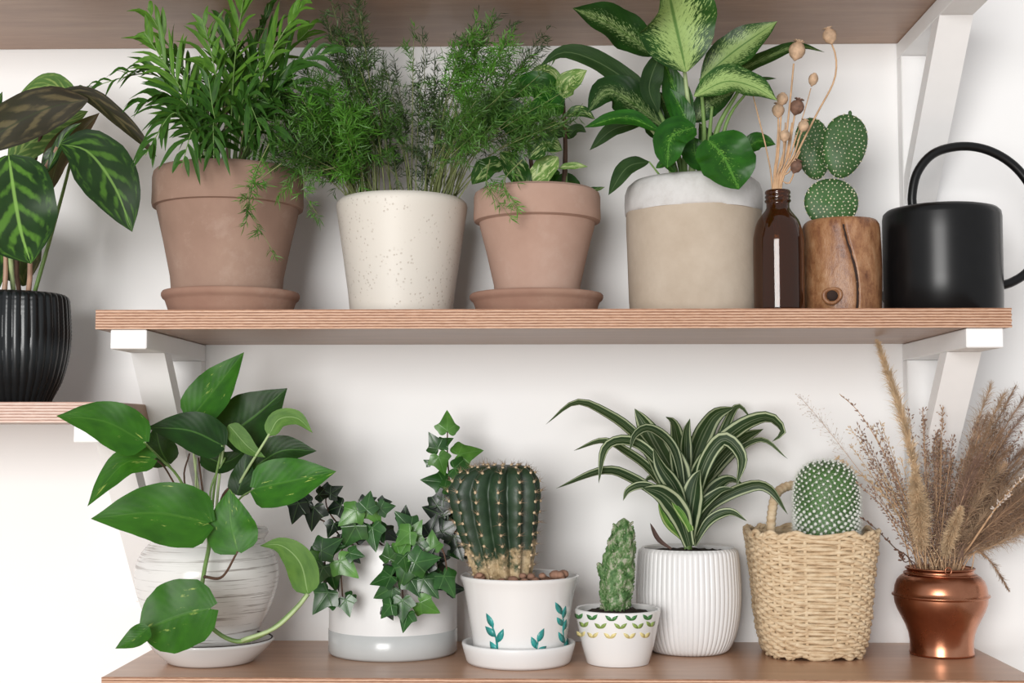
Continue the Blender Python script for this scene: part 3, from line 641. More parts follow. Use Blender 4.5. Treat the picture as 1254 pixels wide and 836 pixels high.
def poppy(label, base, pts, pod=None, rp=7, mat='pod', crown=True, r=.0012, y1=None, ax=(1, 1, 1.05)):
    y1 = YC if y1 is None else y1
    foot = np.array([bx+(base-956)*.0004, YC+random.uniform(-.006, .006), Z_MIDT+.006])
    neck = np.array([bx+(base-956)*pxm(YC)*.8, YC, zn])
    q = [P(a, b, YC+(y1-YC)*(i+1)/len(pts)) for i, (a, b) in enumerate(pts)]
    t = thing('dried_poppy' if pod else 'dry_stalk', label, 'dried flower', foot)
    G().tube(cat([foot, neck]+q, 34), [r*1.1, r, r*.8], 6).build('stem', 'straw', t)
    if pod:
        c = P(*pod, y1); R = rp*pxm(y1); d = nz(c-q[-1]) if np.linalg.norm(c-q[-1]) > .001 else np.array([0, 0, 1.])
        g = G(); g.lathe((0, 0), [(R*.12, -R*1.25), (R*.3, -R*1.05), (R*.75, -R*.72), (R, -R*.1), (R*.96, R*.35), (R*.7, R*.75), (R*.4, R*.92), (R*.38, R*1.02)], 20, lambda a, z, rr, i: rr*(1+.05*math.cos(10*a)), closed=True)
        T = d; a = nz(np.cross(T, [0., 1, 0])); b = np.cross(T, a); V = g.v[0]*np.array(ax); g.v[0] = c+V[:, :1]*a+V[:, 1:2]*b+V[:, 2:]*T
        g.build('pod', mat, t)
        if crown:
            g = G()
            for k in range(9):
                an = 2*PI*k/9; e = a*math.cos(an)+b*math.sin(an); s = np.cross(T, e)
                p0 = c+T*R*1.0; p1 = p0+e*R*.75+T*R*.22; g.add([p0-s*R*.08, p0+s*R*.08, p1+s*R*.2, p1-s*R*.2, p0+T*R*.14], [(0, 1, 2, 3), (0, 3, 4), (1, 4, 2), (3, 2, 4)])
            g.build('crown', mat, t)
poppy('tallest poppy with big round pod on the curved stem reaching right', 960, [(975, 190), (1000, 140), (1021, 100), (1024, 72), (1019, 55)], (1016, 44), 8.5)
poppy('poppy with the big pale pod on a straight stem left of the tallest', 955, [(960, 190), (968, 120), (972, 78)], (976, 62), 10)
poppy('slim poppy with small oval pod below the tallest one', 958, [(973, 175), (987, 130), (993, 108)], (996, 97), 5.8, crown=False, ax=(1, 1, 1.3), r=.0007)
poppy('poppy with dark brown crowned pod in the middle of the bottle bunch', 958, [(965, 190), (972, 148), (973, 141)], (976, 131), 8.5, 'pod_dark')
poppy('upper one of two touching pale pods at left of the bunch', 952, [(953, 190), (956, 150), (957, 130)], (958, 121), 7, crown=False)
poppy('lower one of two touching pale pods at left of the bunch', 950, [(951, 190), (953, 160), (953, 145)], (953, 135), 7.5)
poppy('small tan pod halfway up the dried bunch, left side', 953, [(958, 200), (960, 180), (960, 173)], (961, 166), 6.5, crown=False, y1=-.195)
poppy('small tan pod touching the left cactus pad', 958, [(972, 190), (980, 165), (982, 161)], (984, 154), 6.5, y1=-.19)
poppy('lowest reddish brown pod just above the bottle neck', 958, [(966, 225), (971, 215), (972, 211)], (975, 204), 7, 'pod_dark', y1=-.19)
poppy('thin bare stalk leaning left from the bottle', 948, [(940, 190), (928, 140), (921, 112)], r=.0009)
for k, (tx, ty) in enumerate(((968, 120), (975, 165), (962, 150), (980, 185), (970, 150))):
    poppy('straight bare straw stalk among the poppies in the amber bottle', 953+k*1.6, [(956+(tx-956)*.5, (232+ty)/2), (tx, ty)], r=.0010)

for o in list(COL.objects):
    if o.name.startswith('dry_stalk') and 'straight bare' in o.get('label', ''): o['group'] = 'bare stalks in the amber bottle'
# ================================================================== 6 bark cup with prickly pear
YC = -.142
cp = thing('potted_prickly_pear', 'three-pad prickly pear cactus in a varnished bark wood cup', 'plant', (cxm(1034, YC), YC, Z_MIDT))
ac = -PI/2+.03
def cupmod(a, z, r):
    d = (a-(ac+2*PI+.10*math.sin((z-Z_MIDT)*45)+(Z_MIDT+.05-z)*2.2)+PI) % (2*PI)-PI
    k = r*(1+.012*math.sin(3*a)+.008*math.sin(9*a+z*60)); k -= .003*math.exp(-(d/.035)**2); return k
c, pr = vessel(cp, 'cup', 1034, YC, [(47, 378), (47.5, 360), (48, 330), (47.5, 300), (47, 282), (46, 276), (44, 273)], 'bark', zb=Z_MIDT+.0003, mod=cupmod, thick=.006, seg=360, sm=26)
g = G(); A = []
for i in range(24):
    z = Z_MIDT+.002+(PR(1034, 279, YC)[2]-Z_MIDT)*i/24; a = ac+.10*math.sin((z-Z_MIDT)*45)+(Z_MIDT+.05-z)*2.2+random.uniform(-.01, .01); w = .0012*random.uniform(.5, 1.5)
    r = np.interp(z, [p[1] for p in pr], [p[0] for p in pr])*(1+.012*math.sin(3*(a+2*PI))+.008*math.sin(9*a+z*60))-.0012
    p = np.array([c[0]+r*math.cos(a), YC+r*math.sin(a), z]); s = np.array([-math.sin(a), math.cos(a), 0]); A += [p-s*w, p+s*w]
g.add(A, [(2*i, 2*i+1, 2*i+3, 2*i+2) for i in range(23)]); g.build('crack', 'crack', cp)
kn = P(1019, 362, YC-.0425); g = G(); g.lathe((0, 0), [(.0105, 0), (.0104, .0010), (.0090, .0026), (.0072, .0022), (.0058, .0002)], 48, lambda a, z, r, i: r*(1+.10*math.sin(2*a+1)+.04*math.sin(3*a)))
v = g.v[0]; g.v[0] = kn+np.c_[v[:, 0], -v[:, 2], v[:, 1]]; g.build('knot', 'bark', cp)
G().ball(kn+np.array([0, -.0004, .0002]), .0062, 12, 6, (1, .5, 1), noise=.2).build('knot_core', 'crack', cp)
soil(cp, (c[0], YC), .037, PR(1034, 281, YC)[2])
def pad(cx, cy, hw, hh, tilt, y, lean=0, taper=.28):
    s = pxm(y); C = P(cx, cy, y); ct, st = math.cos(tilt), math.sin(tilt); g = G(); S, R = 28, 14; v = []; ar = []
    def pt(a, b):        # a around outline, b from -pi/2..pi/2 across thickness
        x = math.sin(a)*math.cos(b); z = -math.cos(a)*math.cos(b); d = math.sin(b)
        wz = 1-taper*(1-z)/2*1.0
        X, Zz = x*hw*wz*s, z*hh*s; return C+np.array([X*ct+Zz*st, -d*.0075*(1+.2*math.cos(a)), -X*st+Zz*ct])
    v = []
    for i in range(R+1):
        for j in range(S): v.append(pt(2*PI*j/S, -PI/2+PI*i/R))
    f = [(i*S+j, i*S+(j+1) % S, (i+1)*S+(j+1) % S, (i+1)*S+j) for i in range(R) for j in range(S)]
    o = g.add(v, f).build('pad', 'opuntia', cp)
    ga = G(); gl = G(); n = 0
    for row in range(-8, 9):
        for col in range(-6, 7):
            u = (col+(row % 2)*.5)/5.2; w = row/7.5; u += random.uniform(-.055, .055); w += random.uniform(-.03, .03); rr = math.hypot(u, w)
            if rr > .97: continue
            a = math.atan2(u, -w)
            for sgn in (1, -1):
                b = sgn*math.acos(min(1, rr)); q = pt(a, b); o2 = nz(q-C+np.array([0, -sgn*.02, 0]))
                ga.ball(q, random.uniform(.0006, .00092)*(1.3 if taper < .15 else 1), 5, 3)
                if sgn == 1:
                    for k in range(3):
                        e = q+nz(o2+rng.normal(0, .5, 3))*.0026; h = rng.normal(0, 1, 3)*.00012; gl.add([q-h, q+h, e], [(0, 1, 2)])
    for k in range(26):
        q = pt(2*PI*k/26, 0); ga.ball(q, .0009, 5, 3)
    ga.build('areoles', 'areole_pale', o, kind='stuff'); gl.build('glochids', 'areole_white', o, kind='stuff')
    return o
pad(1018, 249, 35, 31, 0, YC-.004, taper=.1); pad(996, 182, 25, 39, -.10, YC+.010, taper=.2); pad(1034, 179, 31, 40.5, .20, YC-.010, taper=.25)
G().ball(P(1041, 139, YC-.01), .0022, 8, 5, (1, 1, 1.6)).build('bud', 'opuntia', cp)
# ================================================================== 7 watering can
YC = -.132
wc = thing('watering_can', 'matte black cylindrical watering can with big loop handle', 'watering can', (cxm(1158, YC), YC, Z_MIDT))
pr = prof(1158, YC, [(69, 378), (70.5, 374), (71, 340), (71, 290), (71, 268), (70, 262), (66, 258), (58, 256), (45, 255), (43, 256), (40, 262), (39, 300)])
pr[0] = (pr[0][0], Z_MIDT+.0003); pr[1] = (pr[1][0], Z_MIDT+.0016)
sharp(G().lathe((cxm(1158, YC), YC), [(.055, Z_MIDT+.0003)]+pr, 96).build('can_body', 'black_metal', wc, clamp=False), 50)
hp = [(1119, 262), (1117, 240), (1124, 210), (1145, 187), (1180, 179), (1215, 186), (1247, 208), (1270, 245), (1276, 290), (1262, 328), (1240, 345), (1218, 351)]
G().tube(cat([PR(a, b, YC) for a, b in hp], 60), 5.6*pxm(YC), 12).build('handle', 'black_metal', wc, clamp=False)
G().tube(cat([PR(1092, 369, YC+.02), PR(1086, 367, YC+.05), PR(1083, 360, YC+.08)], 10), [.006, .004], 10).build('spout', 'black_metal', wc, clamp=False)
# ================================================================== 8 black ribbed pot with calathea
YC = -.13
ct = thing('potted_calathea', 'calathea with striped dark leaves in a black ribbed pot, cut by left edge', 'plant', (cxm(14, YC), YC, Z_LEFT))
c, pr = vessel(ct, 'pot', 14, YC, [(44, 492), (49, 484), (58, 465), (64.5, 440), (67, 415), (66, 388), (64, 368), (61, 362)], 'black_glaze', zb=Z_LEFT+.0003, sm=60, seg=480,
            mod=lambda a, z, r: r+.0017*abs(math.cos(a*20+math.sin((z-Z_LEFT)*14)*1.0))-.0009+.00022*math.sin(z*1500))
soil(ct, (c[0], YC), .051, PR(14, 372, YC)[2])
for pts, w, m, y0, y1, sh, nr, cu in [
 ([(11, 190), (17, 235), (26, 285), (38, 323)], 100, 'calathea', -.23, -.25, ROUND, (.1, -1, .3), .12),
 ([(74, 176), (108, 186), (140, 228), (162, 284)], 74, 'calathea', -.21, -.22, OVAL, (0, -1, .3), .15),
 ([(108, 122), (60, 132), (10, 156), (-45, 192)], 60, 'calathea_under', -.21, -.24, OVAL, (0, -1, -.2), .2), ([(96, 124), (60, 104), (18, 124)], 34, 'calathea_light', -.14, -.14, OVAL, (0, -1, .5), .2),
 ([(60, 116), (104, 116), (148, 148), (192, 192)], 25, 'calathea_under', -.2, -.2, OVAL, (.3, -1, .5), .3), ([(60, 236), (72, 195), (92, 170), (122, 138)], 36, 'calathea_roll', -.17, -.17, OVAL, (0, -1, 0), .6),
 ([(10, 200), (50, 165), (108, 136)], 56, 'calathea_light', -.15, -.14, OVAL, (0, -1, .3), .1), ([(-20, 150), (-5, 130), (3, 112)], 14, 'calathea', -.2, -.2, OVAL, (0, -1, .3), .1),
 ([(70, 178), (60, 200), (58, 212)], 20, 'calathea', -.19, -.19, OVAL, (0, -1, .1), .2), ([(58, 210), (80, 165), (100, 150)], 14, 'calathea', -.2, -.2, OVAL, (0, -1, .1), .3),
 ([(30, 350), (18, 300), (2, 250)], 70, 'calathea_under', -.11, -.1, OVAL, (0, -1, .1), .2), ([(-10, 370), (-30, 300), (-60, 250)], 70, 'calathea', -.15, -.14, OVAL, (0, -1, .1), .2)]:
    leaf(ct, m, pts, w, y0, y1, sh, nr, cup=cu, wave=.06, m=4, n=18)
stem(ct, 'stem_green', [(40, 366), (62, 290), (84, 208), (92, 165)], YC, -.17, .0026, .0016); stem(ct, 'stem_pink', [(33, 370), (37, 330), (35, 250), (70, 180)], -.16, -.2, .0032, .002)
stem(ct, 'stem_pink', [(4, 370), (7, 330), (5, 260)], -.17, -.17, .0034, .002); stem(ct, 'stem_pale', [(18, 370), (14, 330), (12, 280), (11, 190)], -.14, -.22, .003, .002); stem(ct, 'stem_brown', [(25, 370), (22, 300), (60, 120)], -.12, -.15, .003, .002)
# ================================================================== 9 pothos vase and saucer
YC = -.152; ZL = Z_LOW
sa = thing('pot_saucer', 'white glazed saucer with dark line under the pothos pot', 'saucer', (cxm(263, YC), YC, ZL))
pr = prof(263, YC, [(50, 808), (53, 806), (58, 801), (68, 792), (74, 784), (75.5, 782), (75, 780)])
z0 = ZL+.0003-pr[0][1]; pr = [(r, z+z0) for r, z in pr]; zr = pr[-1][1]
cs = cxm(263, YC)
G().lathe((cs, YC), [(.04, ZL+.0003)]+pr+[(pr[-1][0]-.002, zr), (pr[-1][0]-.005, zr-.003), (.05, zr-.010), (.03, zr-.011)], 72, closed=True).build('dish', 'white_glaze', sa, clamp=False)
G().tube([(cs+(pr[-1][0]-.0018)*math.cos(a), YC+(pr[-1][0]-.0018)*math.sin(a), zr-.0001) for a in np.linspace(0, 2*PI, 73)], .0009, 5, cap=False).build('rim_line', 'crack', sa, label='thin dark painted rim line', clamp=False)
zv = zr-.0105
pt = thing('potted_pothos', 'pothos with large heart-shaped leaves and trailing vine in a grey-streaked white pot', 'plant', (cxm(257, YC), YC, zv))
c, pr = vessel(pt, 'pot', 257, YC, [(46, 797), (52, 790), (62, 772), (76, 745), (84, 720), (86, 702), (84, 688), (77, 673), (69, 664), (68, 660), (71, 655), (73, 651), (72, 648)], 'brushed', zb=zv, sm=44, thick=.006, seg=96,
            mod=lambda a, z, r: r*(1+.004*math.sin(z*900)*.5))
soil(pt, (c[0], YC), .056, PR(257, 660, YC)[2])
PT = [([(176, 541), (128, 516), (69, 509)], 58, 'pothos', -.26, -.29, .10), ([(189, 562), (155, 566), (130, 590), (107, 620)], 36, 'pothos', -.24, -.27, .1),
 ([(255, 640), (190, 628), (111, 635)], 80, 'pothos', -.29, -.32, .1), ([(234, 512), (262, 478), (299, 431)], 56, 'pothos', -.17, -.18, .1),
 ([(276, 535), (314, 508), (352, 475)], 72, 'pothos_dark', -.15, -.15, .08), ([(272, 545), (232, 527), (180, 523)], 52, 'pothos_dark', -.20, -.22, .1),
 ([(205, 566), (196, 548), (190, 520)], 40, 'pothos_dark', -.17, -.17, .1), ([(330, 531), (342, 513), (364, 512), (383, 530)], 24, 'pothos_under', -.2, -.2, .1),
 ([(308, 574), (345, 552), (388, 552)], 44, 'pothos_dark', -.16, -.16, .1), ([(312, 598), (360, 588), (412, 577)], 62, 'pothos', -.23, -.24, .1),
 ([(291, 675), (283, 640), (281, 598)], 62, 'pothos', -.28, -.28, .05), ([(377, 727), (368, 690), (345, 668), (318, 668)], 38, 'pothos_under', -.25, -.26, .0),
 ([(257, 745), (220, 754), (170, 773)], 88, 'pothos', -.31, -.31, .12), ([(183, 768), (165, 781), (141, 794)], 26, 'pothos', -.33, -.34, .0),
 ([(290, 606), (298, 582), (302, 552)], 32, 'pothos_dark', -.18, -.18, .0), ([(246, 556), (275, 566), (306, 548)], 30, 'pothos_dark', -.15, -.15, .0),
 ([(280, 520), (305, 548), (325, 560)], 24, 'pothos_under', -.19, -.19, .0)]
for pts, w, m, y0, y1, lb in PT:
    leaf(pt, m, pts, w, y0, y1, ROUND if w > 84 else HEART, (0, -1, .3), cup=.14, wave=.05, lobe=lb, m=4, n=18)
for pts, y0, y1, r, m in [([(250, 662), (222, 590), (195, 560), (176, 541)], YC, -.26, .0018, 'stem_green'), ([(252, 662), (215, 595), (200, 570), (189, 562)], YC, -.24, .0013, 'stem_brown'),
 ([(262, 662), (262, 648), (262, 640), (252, 640)], -.17, -.29, .0016, 'stem_green'), ([(255, 662), (240, 580), (234, 512)], YC, -.17, .0016, 'stem_pale'), ([(262, 662), (268, 590), (276, 535)], YC, -.15, .0018, 'stem_pale'),
 ([(258, 662), (262, 600), (272, 545)], YC, -.20, .0017, 'stem_green'), ([(252, 662), (235, 610), (205, 566)], YC, -.17, .0013, 'stem_green'), ([(266, 662), (290, 598), (330, 531)], YC, -.2, .0019, 'stem_pale'),
 ([(268, 662), (285, 610), (308, 574)], YC, -.16, .0014, 'stem_green'), ([(268, 662), (290, 615), (312, 598)], YC, -.23, .0014, 'stem_green'), ([(250, 706), (272, 706), (291, 675)], -.255, -.28, .0016, 'stem_brown'),
 ([(256, 662), (248, 600), (243, 560)], YC, YC, .0014, 'stem_brown'), ([(248, 662), (226, 590), (232, 555)], YC, YC, .0013, 'stem_brown'), ([(260, 662), (258, 600), (276, 560)], YC, YC, .0016, 'stem_green'), ([(266, 662), (272, 610), (290, 590)], YC, -.17, .0022, 'stem_brown'),
 ([(246, 662), (240, 610), (240, 560)], YC-.01, YC-.01, .0012, 'stem_pale')]:
    stem(pt, m, pts, y0, y1, r, r*.7, name='petiole', n=16)
v = [(254, 652), (256, 668), (250, 700), (246, 735), (256, 765), (290, 785), (330, 772), (362, 745), (377, 727)]
G().tube(cat([P(a, b, y) for (a, b), y in zip(v, (-.20, -.232, -.25, -.255, -.25, -.25, -.25, -.25, -.25))], 44), [.0022, .0022, .0022, .0024, .0024], 8).build('vine', 'stem_green', pt)
stem(pt, 'stem_green', [(248, 725), (252, 740), (257, 746)], -.255, -.31, .0015, .0012, name='petiole')
stem(pt, 'stem_pale', [(296, 784), (336, 769), (364, 744), (377, 727)], -.253, -.253, .0024, .002, name='petiole')
# ================================================================== 10 ivy planter
YC = -.083
iv = thing('potted_ivy', 'ivy trailing over a white cylinder planter with pale grey base band', 'plant', (cxm(483, YC), YC, ZL))
zband = PR(483, 768, YC)[2]
c, pr = vessel(iv, 'pot', 483, YC, [(76, 800), (78, 790), (78, 740), (78, 700), (78, 668), (77, 663)], 'white_matte', zb=ZL+.0004, thick=.005)
r0 = pr[2][0]
G().lathe((c[0], YC), [(r0-.002, ZL+.0002), (r0+.0003, ZL+.003), (r0+.0004, zband), (r0-.0002, zband+.0004)], 72).build('base_band', 'grey_glaze', iv, clamp=False, label='pale grey glossy lower band')
soil(iv, (c[0], YC), .067, PR(483, 674, YC)[2])
IVO = [(0, -.04), (.10, -.18), (.24, -.25), (.37, -.20), (.46, -.06), (.57, .06), (.62, .20), (.50, .27), (.37, .36), (.28, .52), (.17, .72), (.08, .88), (0, 1)]
_o = IVO+[(-a, b) for a, b in IVO[-2:0:-1]]
_c = cat([(a, b, 0) for a, b in IVO], 26)
IVS = [(a, b) for a, b, _ in _c]; IVS = IVS+[(-a, b) for a, b in IVS[-2:0:-1]]
def ivy_leaf(px, py, size, ang, y, mat, tilt=0, narrow=1.0):
    s = size*pxm(y)*.92; out = IVS; C = P(px, py, y)
    a = ang; T = np.array([math.sin(a), random.uniform(-.25, .25), math.cos(a)]); T = nz(T)
    N = nz(np.array([random.uniform(-.45, .45), -1, random.uniform(-.1, .7)])); S = nz(np.cross(T, N)); N = np.cross(S, T)
    v = []; uv = []
    rings = (.0, .4, .75, 1.0); k = len(out); curl = random.uniform(.10, .42)
    v.append(C-T*s*.3); uv.append((.5, .3))
    for rg in rings[1:]:
        for i, (x, z) in enumerate(out):
            x2, z2 = x*rg*narrow, z*rg; h = -curl*(x2*x2*1.3+z2*z2*.5)+.10*abs(x2)
            v.append(C+S*x2*s+T*(z2-.3)*s+N*h*s); uv.append((.5+x2*.6, .3+z2*.6))
    f = [(0, 1+(i+1) % k, 1+i) for i in range(k)]
    for q in range(2):
        for i in range(k): f.append((1+q*k+i, 1+q*k+(i+1) % k, 1+(q+1)*k+(i+1) % k, 1+(q+1)*k+i))
    G().add(v, f, uv).build('leaf', mat, iv); return C-T*s*.3
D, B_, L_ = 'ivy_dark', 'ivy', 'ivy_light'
def q(X, Y): return 345+X/3.98, 570+Y/3.98
IV = [(70, 215, 120, 200, D), (150, 240, 130, 190, D), (205, 140, 80, 90, D), (262, 205, 100, 250, D), (255, 125, 80, 60, D), (110, 180, 80, 270, D), (335, 240, 120, 230, L_), (420, 185, 100, 10, B_),
 (450, 235, 105, 150, L_), (505, 205, 80, 80, B_), (340, 330, 140, 210, B_), (445, 340, 125, 170, B_), (525, 335, 90, 120, D), (225, 395, 125, 60, B_), (165, 450, 110, 300, L_), (190, 525, 110, 200, B_),
 (310, 490, 130, 130, L_), (245, 540, 120, 170, B_), (408, 455, 110, 160, D), (200, 650, 135, 215, B_), (305, 585, 110, 180, D), (355, 575, 115, 170, D), (318, 680, 90, 165, B_), (355, 430, 80, 100, B_), (245, 305, 80, 200, D), (290, 380, 80, 150, D),
 (605, 280, 120, 320, B_), (650, 320, 100, 30, L_), (600, 345, 110, 230, L_), (590, 405, 120, 30, L_), (730, 305, 115, 20, D), (733, 375, 95, 0, L_), (520, 430, 90, 350, B_), (500, 550, 120, 250, B_), (600, 520, 135, 200, B_),
 (510, 610, 120, 240, B_), (645, 580, 110, 150, B_), (715, 580, 125, 140, B_), (690, 465, 135, 80, B_), (745, 530, 120, 170, D), (810, 570, 130, 150, B_), (845, 600, 80, 90, D), (515, 700, 95, 220, B_), (588, 690, 115, 180, B_),
 (605, 750, 100, 195, B_), (705, 685, 115, 120, L_), (810, 305, 105, 60, D), (850, 375, 110, 170, D), (865, 415, 80, 160, D), (770, 450, 80, 90, D), (660, 400, 90, 180, B_), (600, 470, 90, 170, B_)]
cl = []
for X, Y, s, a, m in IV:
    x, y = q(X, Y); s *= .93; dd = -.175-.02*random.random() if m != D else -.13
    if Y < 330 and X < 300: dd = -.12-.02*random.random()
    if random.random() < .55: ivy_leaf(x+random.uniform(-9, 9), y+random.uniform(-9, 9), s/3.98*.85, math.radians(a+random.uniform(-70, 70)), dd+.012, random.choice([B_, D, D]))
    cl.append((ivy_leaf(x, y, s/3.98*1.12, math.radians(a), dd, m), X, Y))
for X, Y, s, a, m in [(548, 519, 27, 0, L_), (533, 543, 24, -30, B_), (545, 541, 18, 60, B_), (540, 566, 26, 160, L_), (571, 554, 34, 75, L_), (565, 574, 30, 95, B_), (535, 589, 30, -80, B_), (524, 566, 10, -60, B_), (550, 594, 22, 60, B_), (538, 612, 26, 20, D), (535, 628, 32, -70, D), (553, 640, 26, 110, D), (556, 652, 26, 150, D), (566, 670, 24, 160, D), (549, 608, 24, 60, D), (564, 655, 26, 120, D)]:
    ivy_leaf(X, Y, s*1.05, math.radians(a), -.10-.02*random.random(), m)
G().tube(cat([P(530, 680, YC), P(540, 650, -.1), P(550, 600, -.1), P(548, 560, -.1), P(548, 525, -.1)], 24), [.0014, .0008], 5).build('vine', 'stem_brown', iv)
for tgt, via in (((360, 626), (400, 640)), ((395, 730), (405, 660)), ((420, 742), (420, 670)), ((495, 750), (490, 690)), ((520, 740), (510, 680)), ((550, 720), (540, 670)), ((470, 615), (455, 650)), ((398, 600), (405, 630))):
    z = -.17 if tgt[1] > 680 else -.125
    G().tube(cat([P(483+(tgt[0]-483)*.4, 676, YC), P(*via, z), P(*tgt, z)], 20), [.0012, .0008], 5).build('vine', 'stem_brown', iv)
# ================================================================== 11 pot with printed sprigs and ribbed cactus
YC = -.148
sa = thing('pot_saucer', 'plain matte white saucer under the pot with teal leaf print', 'saucer', (cxm(635, YC), YC, ZL))
pr = prof(635, YC, [(62, 812), (64, 809), (68, 795), (69.5, 789), (69, 787)]); z0 = ZL+.0003-pr[0][1]; pr = [(r, z+z0) for r, z in pr]; zr = pr[-1][1]; cs = cxm(635, YC)
G().lathe((cs, YC), [(.04, ZL+.0003)]+pr+[(pr[-1][0]-.002, zr+.0003), (pr[-1][0]-.004, zr-.001), (pr[-1][0]-.006, ZL+.004), (.03, ZL+.0035)], 72, closed=True).build('dish', 'white_matte', sa, clamp=False)
zv = ZL+.0042
rc = thing('potted_ribbed_cactus', 'stout dark ribbed cactus with corky base in white pot printed with teal sprigs', 'plant', (cxm(636, YC), YC, zv))
c, pr2 = vessel(rc, 'pot', 636, YC, [(55, 800), (56, 797), (58, 780), (61, 760), (65, 735), (69, 716), (72.5, 706), (72.5, 704)], 'white_glaze', zb=zv, thick=.0035, seg=96, sm=34)
def onpot(px, py, cx, yc, pr, off=.00035):
    z = PR(px, py, yc-.05)[2]
    for _ in range(3):
        r = np.interp(z, [p[1] for p in pr], [p[0] for p in pr]); X = cxm(cx, yc); yy = yc-r*.9
        for _ in range(4):
            q_ = PR(px, py, yy); dx = q_[0]-X; yy = yc-math.sqrt(max(1e-8, r*r-dx*dx))
        z = PR(px, py, yy)[2]
    q_ = PR(px, py, yy); n = nz(np.array([q_[0]-X, yy-yc, 0])); return q_+n*off
def decal(parent, cx, yc, pr, outline, mat, name='leaf_print'):
    m = np.mean(outline, axis=0); P0 = [onpot(*m, cx, yc, pr)]+[onpot(a, b, cx, yc, pr) for a, b in outline]
    P1 = [onpot(*m, cx, yc, pr, -.0002)]+[onpot(a, b, cx, yc, pr, -.0002) for a, b in outline]; k = len(outline)
    f = [(0, 1+i, 1+(i+1) % k) for i in range(k)]+[(1+i, k+2+i, k+2+(i+1) % k, 1+(i+1) % k) for i in range(k)]
    G().add(P0+P1, f).build(name, mat, parent, clamp=False)
def lf(ax, ay, bx_, by, w, n=6):
    d = np.array([bx_-ax, by-ay]); s = np.array([-d[1], d[0]])/np.linalg.norm(d)
    t = np.linspace(0, 1, n); up = [np.array([ax, ay])+d*a+s*w*math.sin(PI*a**.85)*.5 for a in t]; dn = [np.array([ax, ay])+d*a-s*w*math.sin(PI*a**.85)*.5 for a in t[-2:0:-1]]
    return up+dn
def u4(X, Y): return 400+X/3.13, 569+Y/3.13
for st_, lv in ((((657, 728), (655, 680), (642, 635), (632, 610)), [((640, 625), (612, 568), 7), ((648, 660), (608, 618), 8), ((655, 682), (678, 628), 8), ((655, 725), (626, 675), 8), ((668, 726), (690, 708), 5)]),
                (((806, 728), (806, 700), (810, 680)), [((808, 680), (833, 626), 7.5), ((806, 706), (784, 658), 7.5), ((808, 724), (842, 694), 8)]),
                (((914, 716), (906, 640), (906, 590)), [((902, 575), (876, 526), 7), ((905, 590), (916, 540), 5), ((906, 618), (882, 584), 6.5), ((908, 635), (918, 592), 5), ((912, 685), (888, 640), 6.5), ((914, 712), (924, 664), 5)])):
    sp = [u4(*a) for a in st_]; w = .7
    decal(rc, 636, YC, pr2, [np.array((a-w, b)) for a, b in sp]+[np.array((a+w, b)) for a, b in sp[::-1]], 'teal', 'stem_print')
    for a, b, w in lv: decal(rc, 636, YC, pr2, lf(*u4(*a), *u4(*b), w), 'teal')
zsoil = PR(636, 714, YC)[2]; soil(rc, (c[0], YC), .054, zsoil, amp=.003)
NR = 13; cb = np.array([cxm(604, YC), YC-.002]); cpz = prof(604, YC, [(33, 715), (37, 700), (42, 680), (49, 650), (54.5, 622), (57, 604), (55, 592), (48, 580), (37, 572.5), (22, 569), (9, 571), (2, 575)])
cpz = smoothp(cpz, 44); zc0 = cpz[0][1]; zt = cpz[-1][1]
def cshift(t): return np.interp(t, [0, .25, .5, .78, .92, 1], [13*pxm(YC), 9*pxm(YC), 4*pxm(YC), 1*pxm(YC), 4*pxm(YC), 10*pxm(YC)])
def cact(a, z, r): return r*(1-.22*(1-abs(math.cos(a*NR/2)))**.9*min(1, r/.02))
g = G()
g.lathe((0, 0), [(r, z-zc0) for r, z in cpz], NR*12, lambda a, z, r, i: cact(a, z, r)*(1+.012*math.sin(z*400+a*3)), closed=True)
body = G(); v = g.v[0].copy(); hh = v[:, 2]; v[:, 0] += cb[0]+cshift(hh/hh.max()); v[:, 1] += cb[1]; v[:, 2] += zc0
bodyo = body.add(v, g.f).build('cactus_body', 'cactus', None, clamp=False)
# local origin at the foot so the corky colour sits at the base
bodyo.data.transform(__import__('mathutils').Matrix.Translation((0, 0, -zc0))); bodyo.parent = rc; bodyo.location = (-rc.location[0], -rc.location[1], zc0-rc.location[2])
ga = G(); gs = G()
for k in range(NR):
    a = 2*PI*k/NR*1.0
    for i in range(3, len(cpz)-3, 3):
        r, z = cpz[i]; p = np.array([cb[0]+r*math.cos(a)+float(cshift((z-zc0)/(max(p[1] for p in cpz)-zc0))), cb[1]+r*math.sin(a), z]); nn = nz(np.array([math.cos(a), math.sin(a), .25 if i < 24 else 1]))
        ga.ball(p, .0017, 6, 4, noise=.3)
        for s in range(8):
            e = p+nz(nn+rng.normal(0, .6, 3))*random.uniform(.005, .011); h = nz(rng.normal(0, 1, 3))*.00030; h2 = nz(np.cross(h, e-p))*.00030
            gs.add([p-h, p+h, p+h2, e], [(0, 1, 3), (1, 2, 3), (2, 0, 3)])
ga.build('areoles', 'areole', rc, kind='stuff'); gs.build('spines', 'spine', rc, kind='stuff')
PB = [(574, 708, 8), (588, 709, 7), (600, 712, 6), (563+15, 711, 5), (614, 712, 6), (628, 711, 8), (642, 712, 6), (655, 711, 7), (668, 710, 7), (664, 702, 5), (680, 703, 8), (690, 700, 7.5), (697, 702, 7), (687, 710, 6), (676, 711, 6), (700, 708, 4.5), (650, 706, 6), (640, 705, 5), (583, 703, 5)]
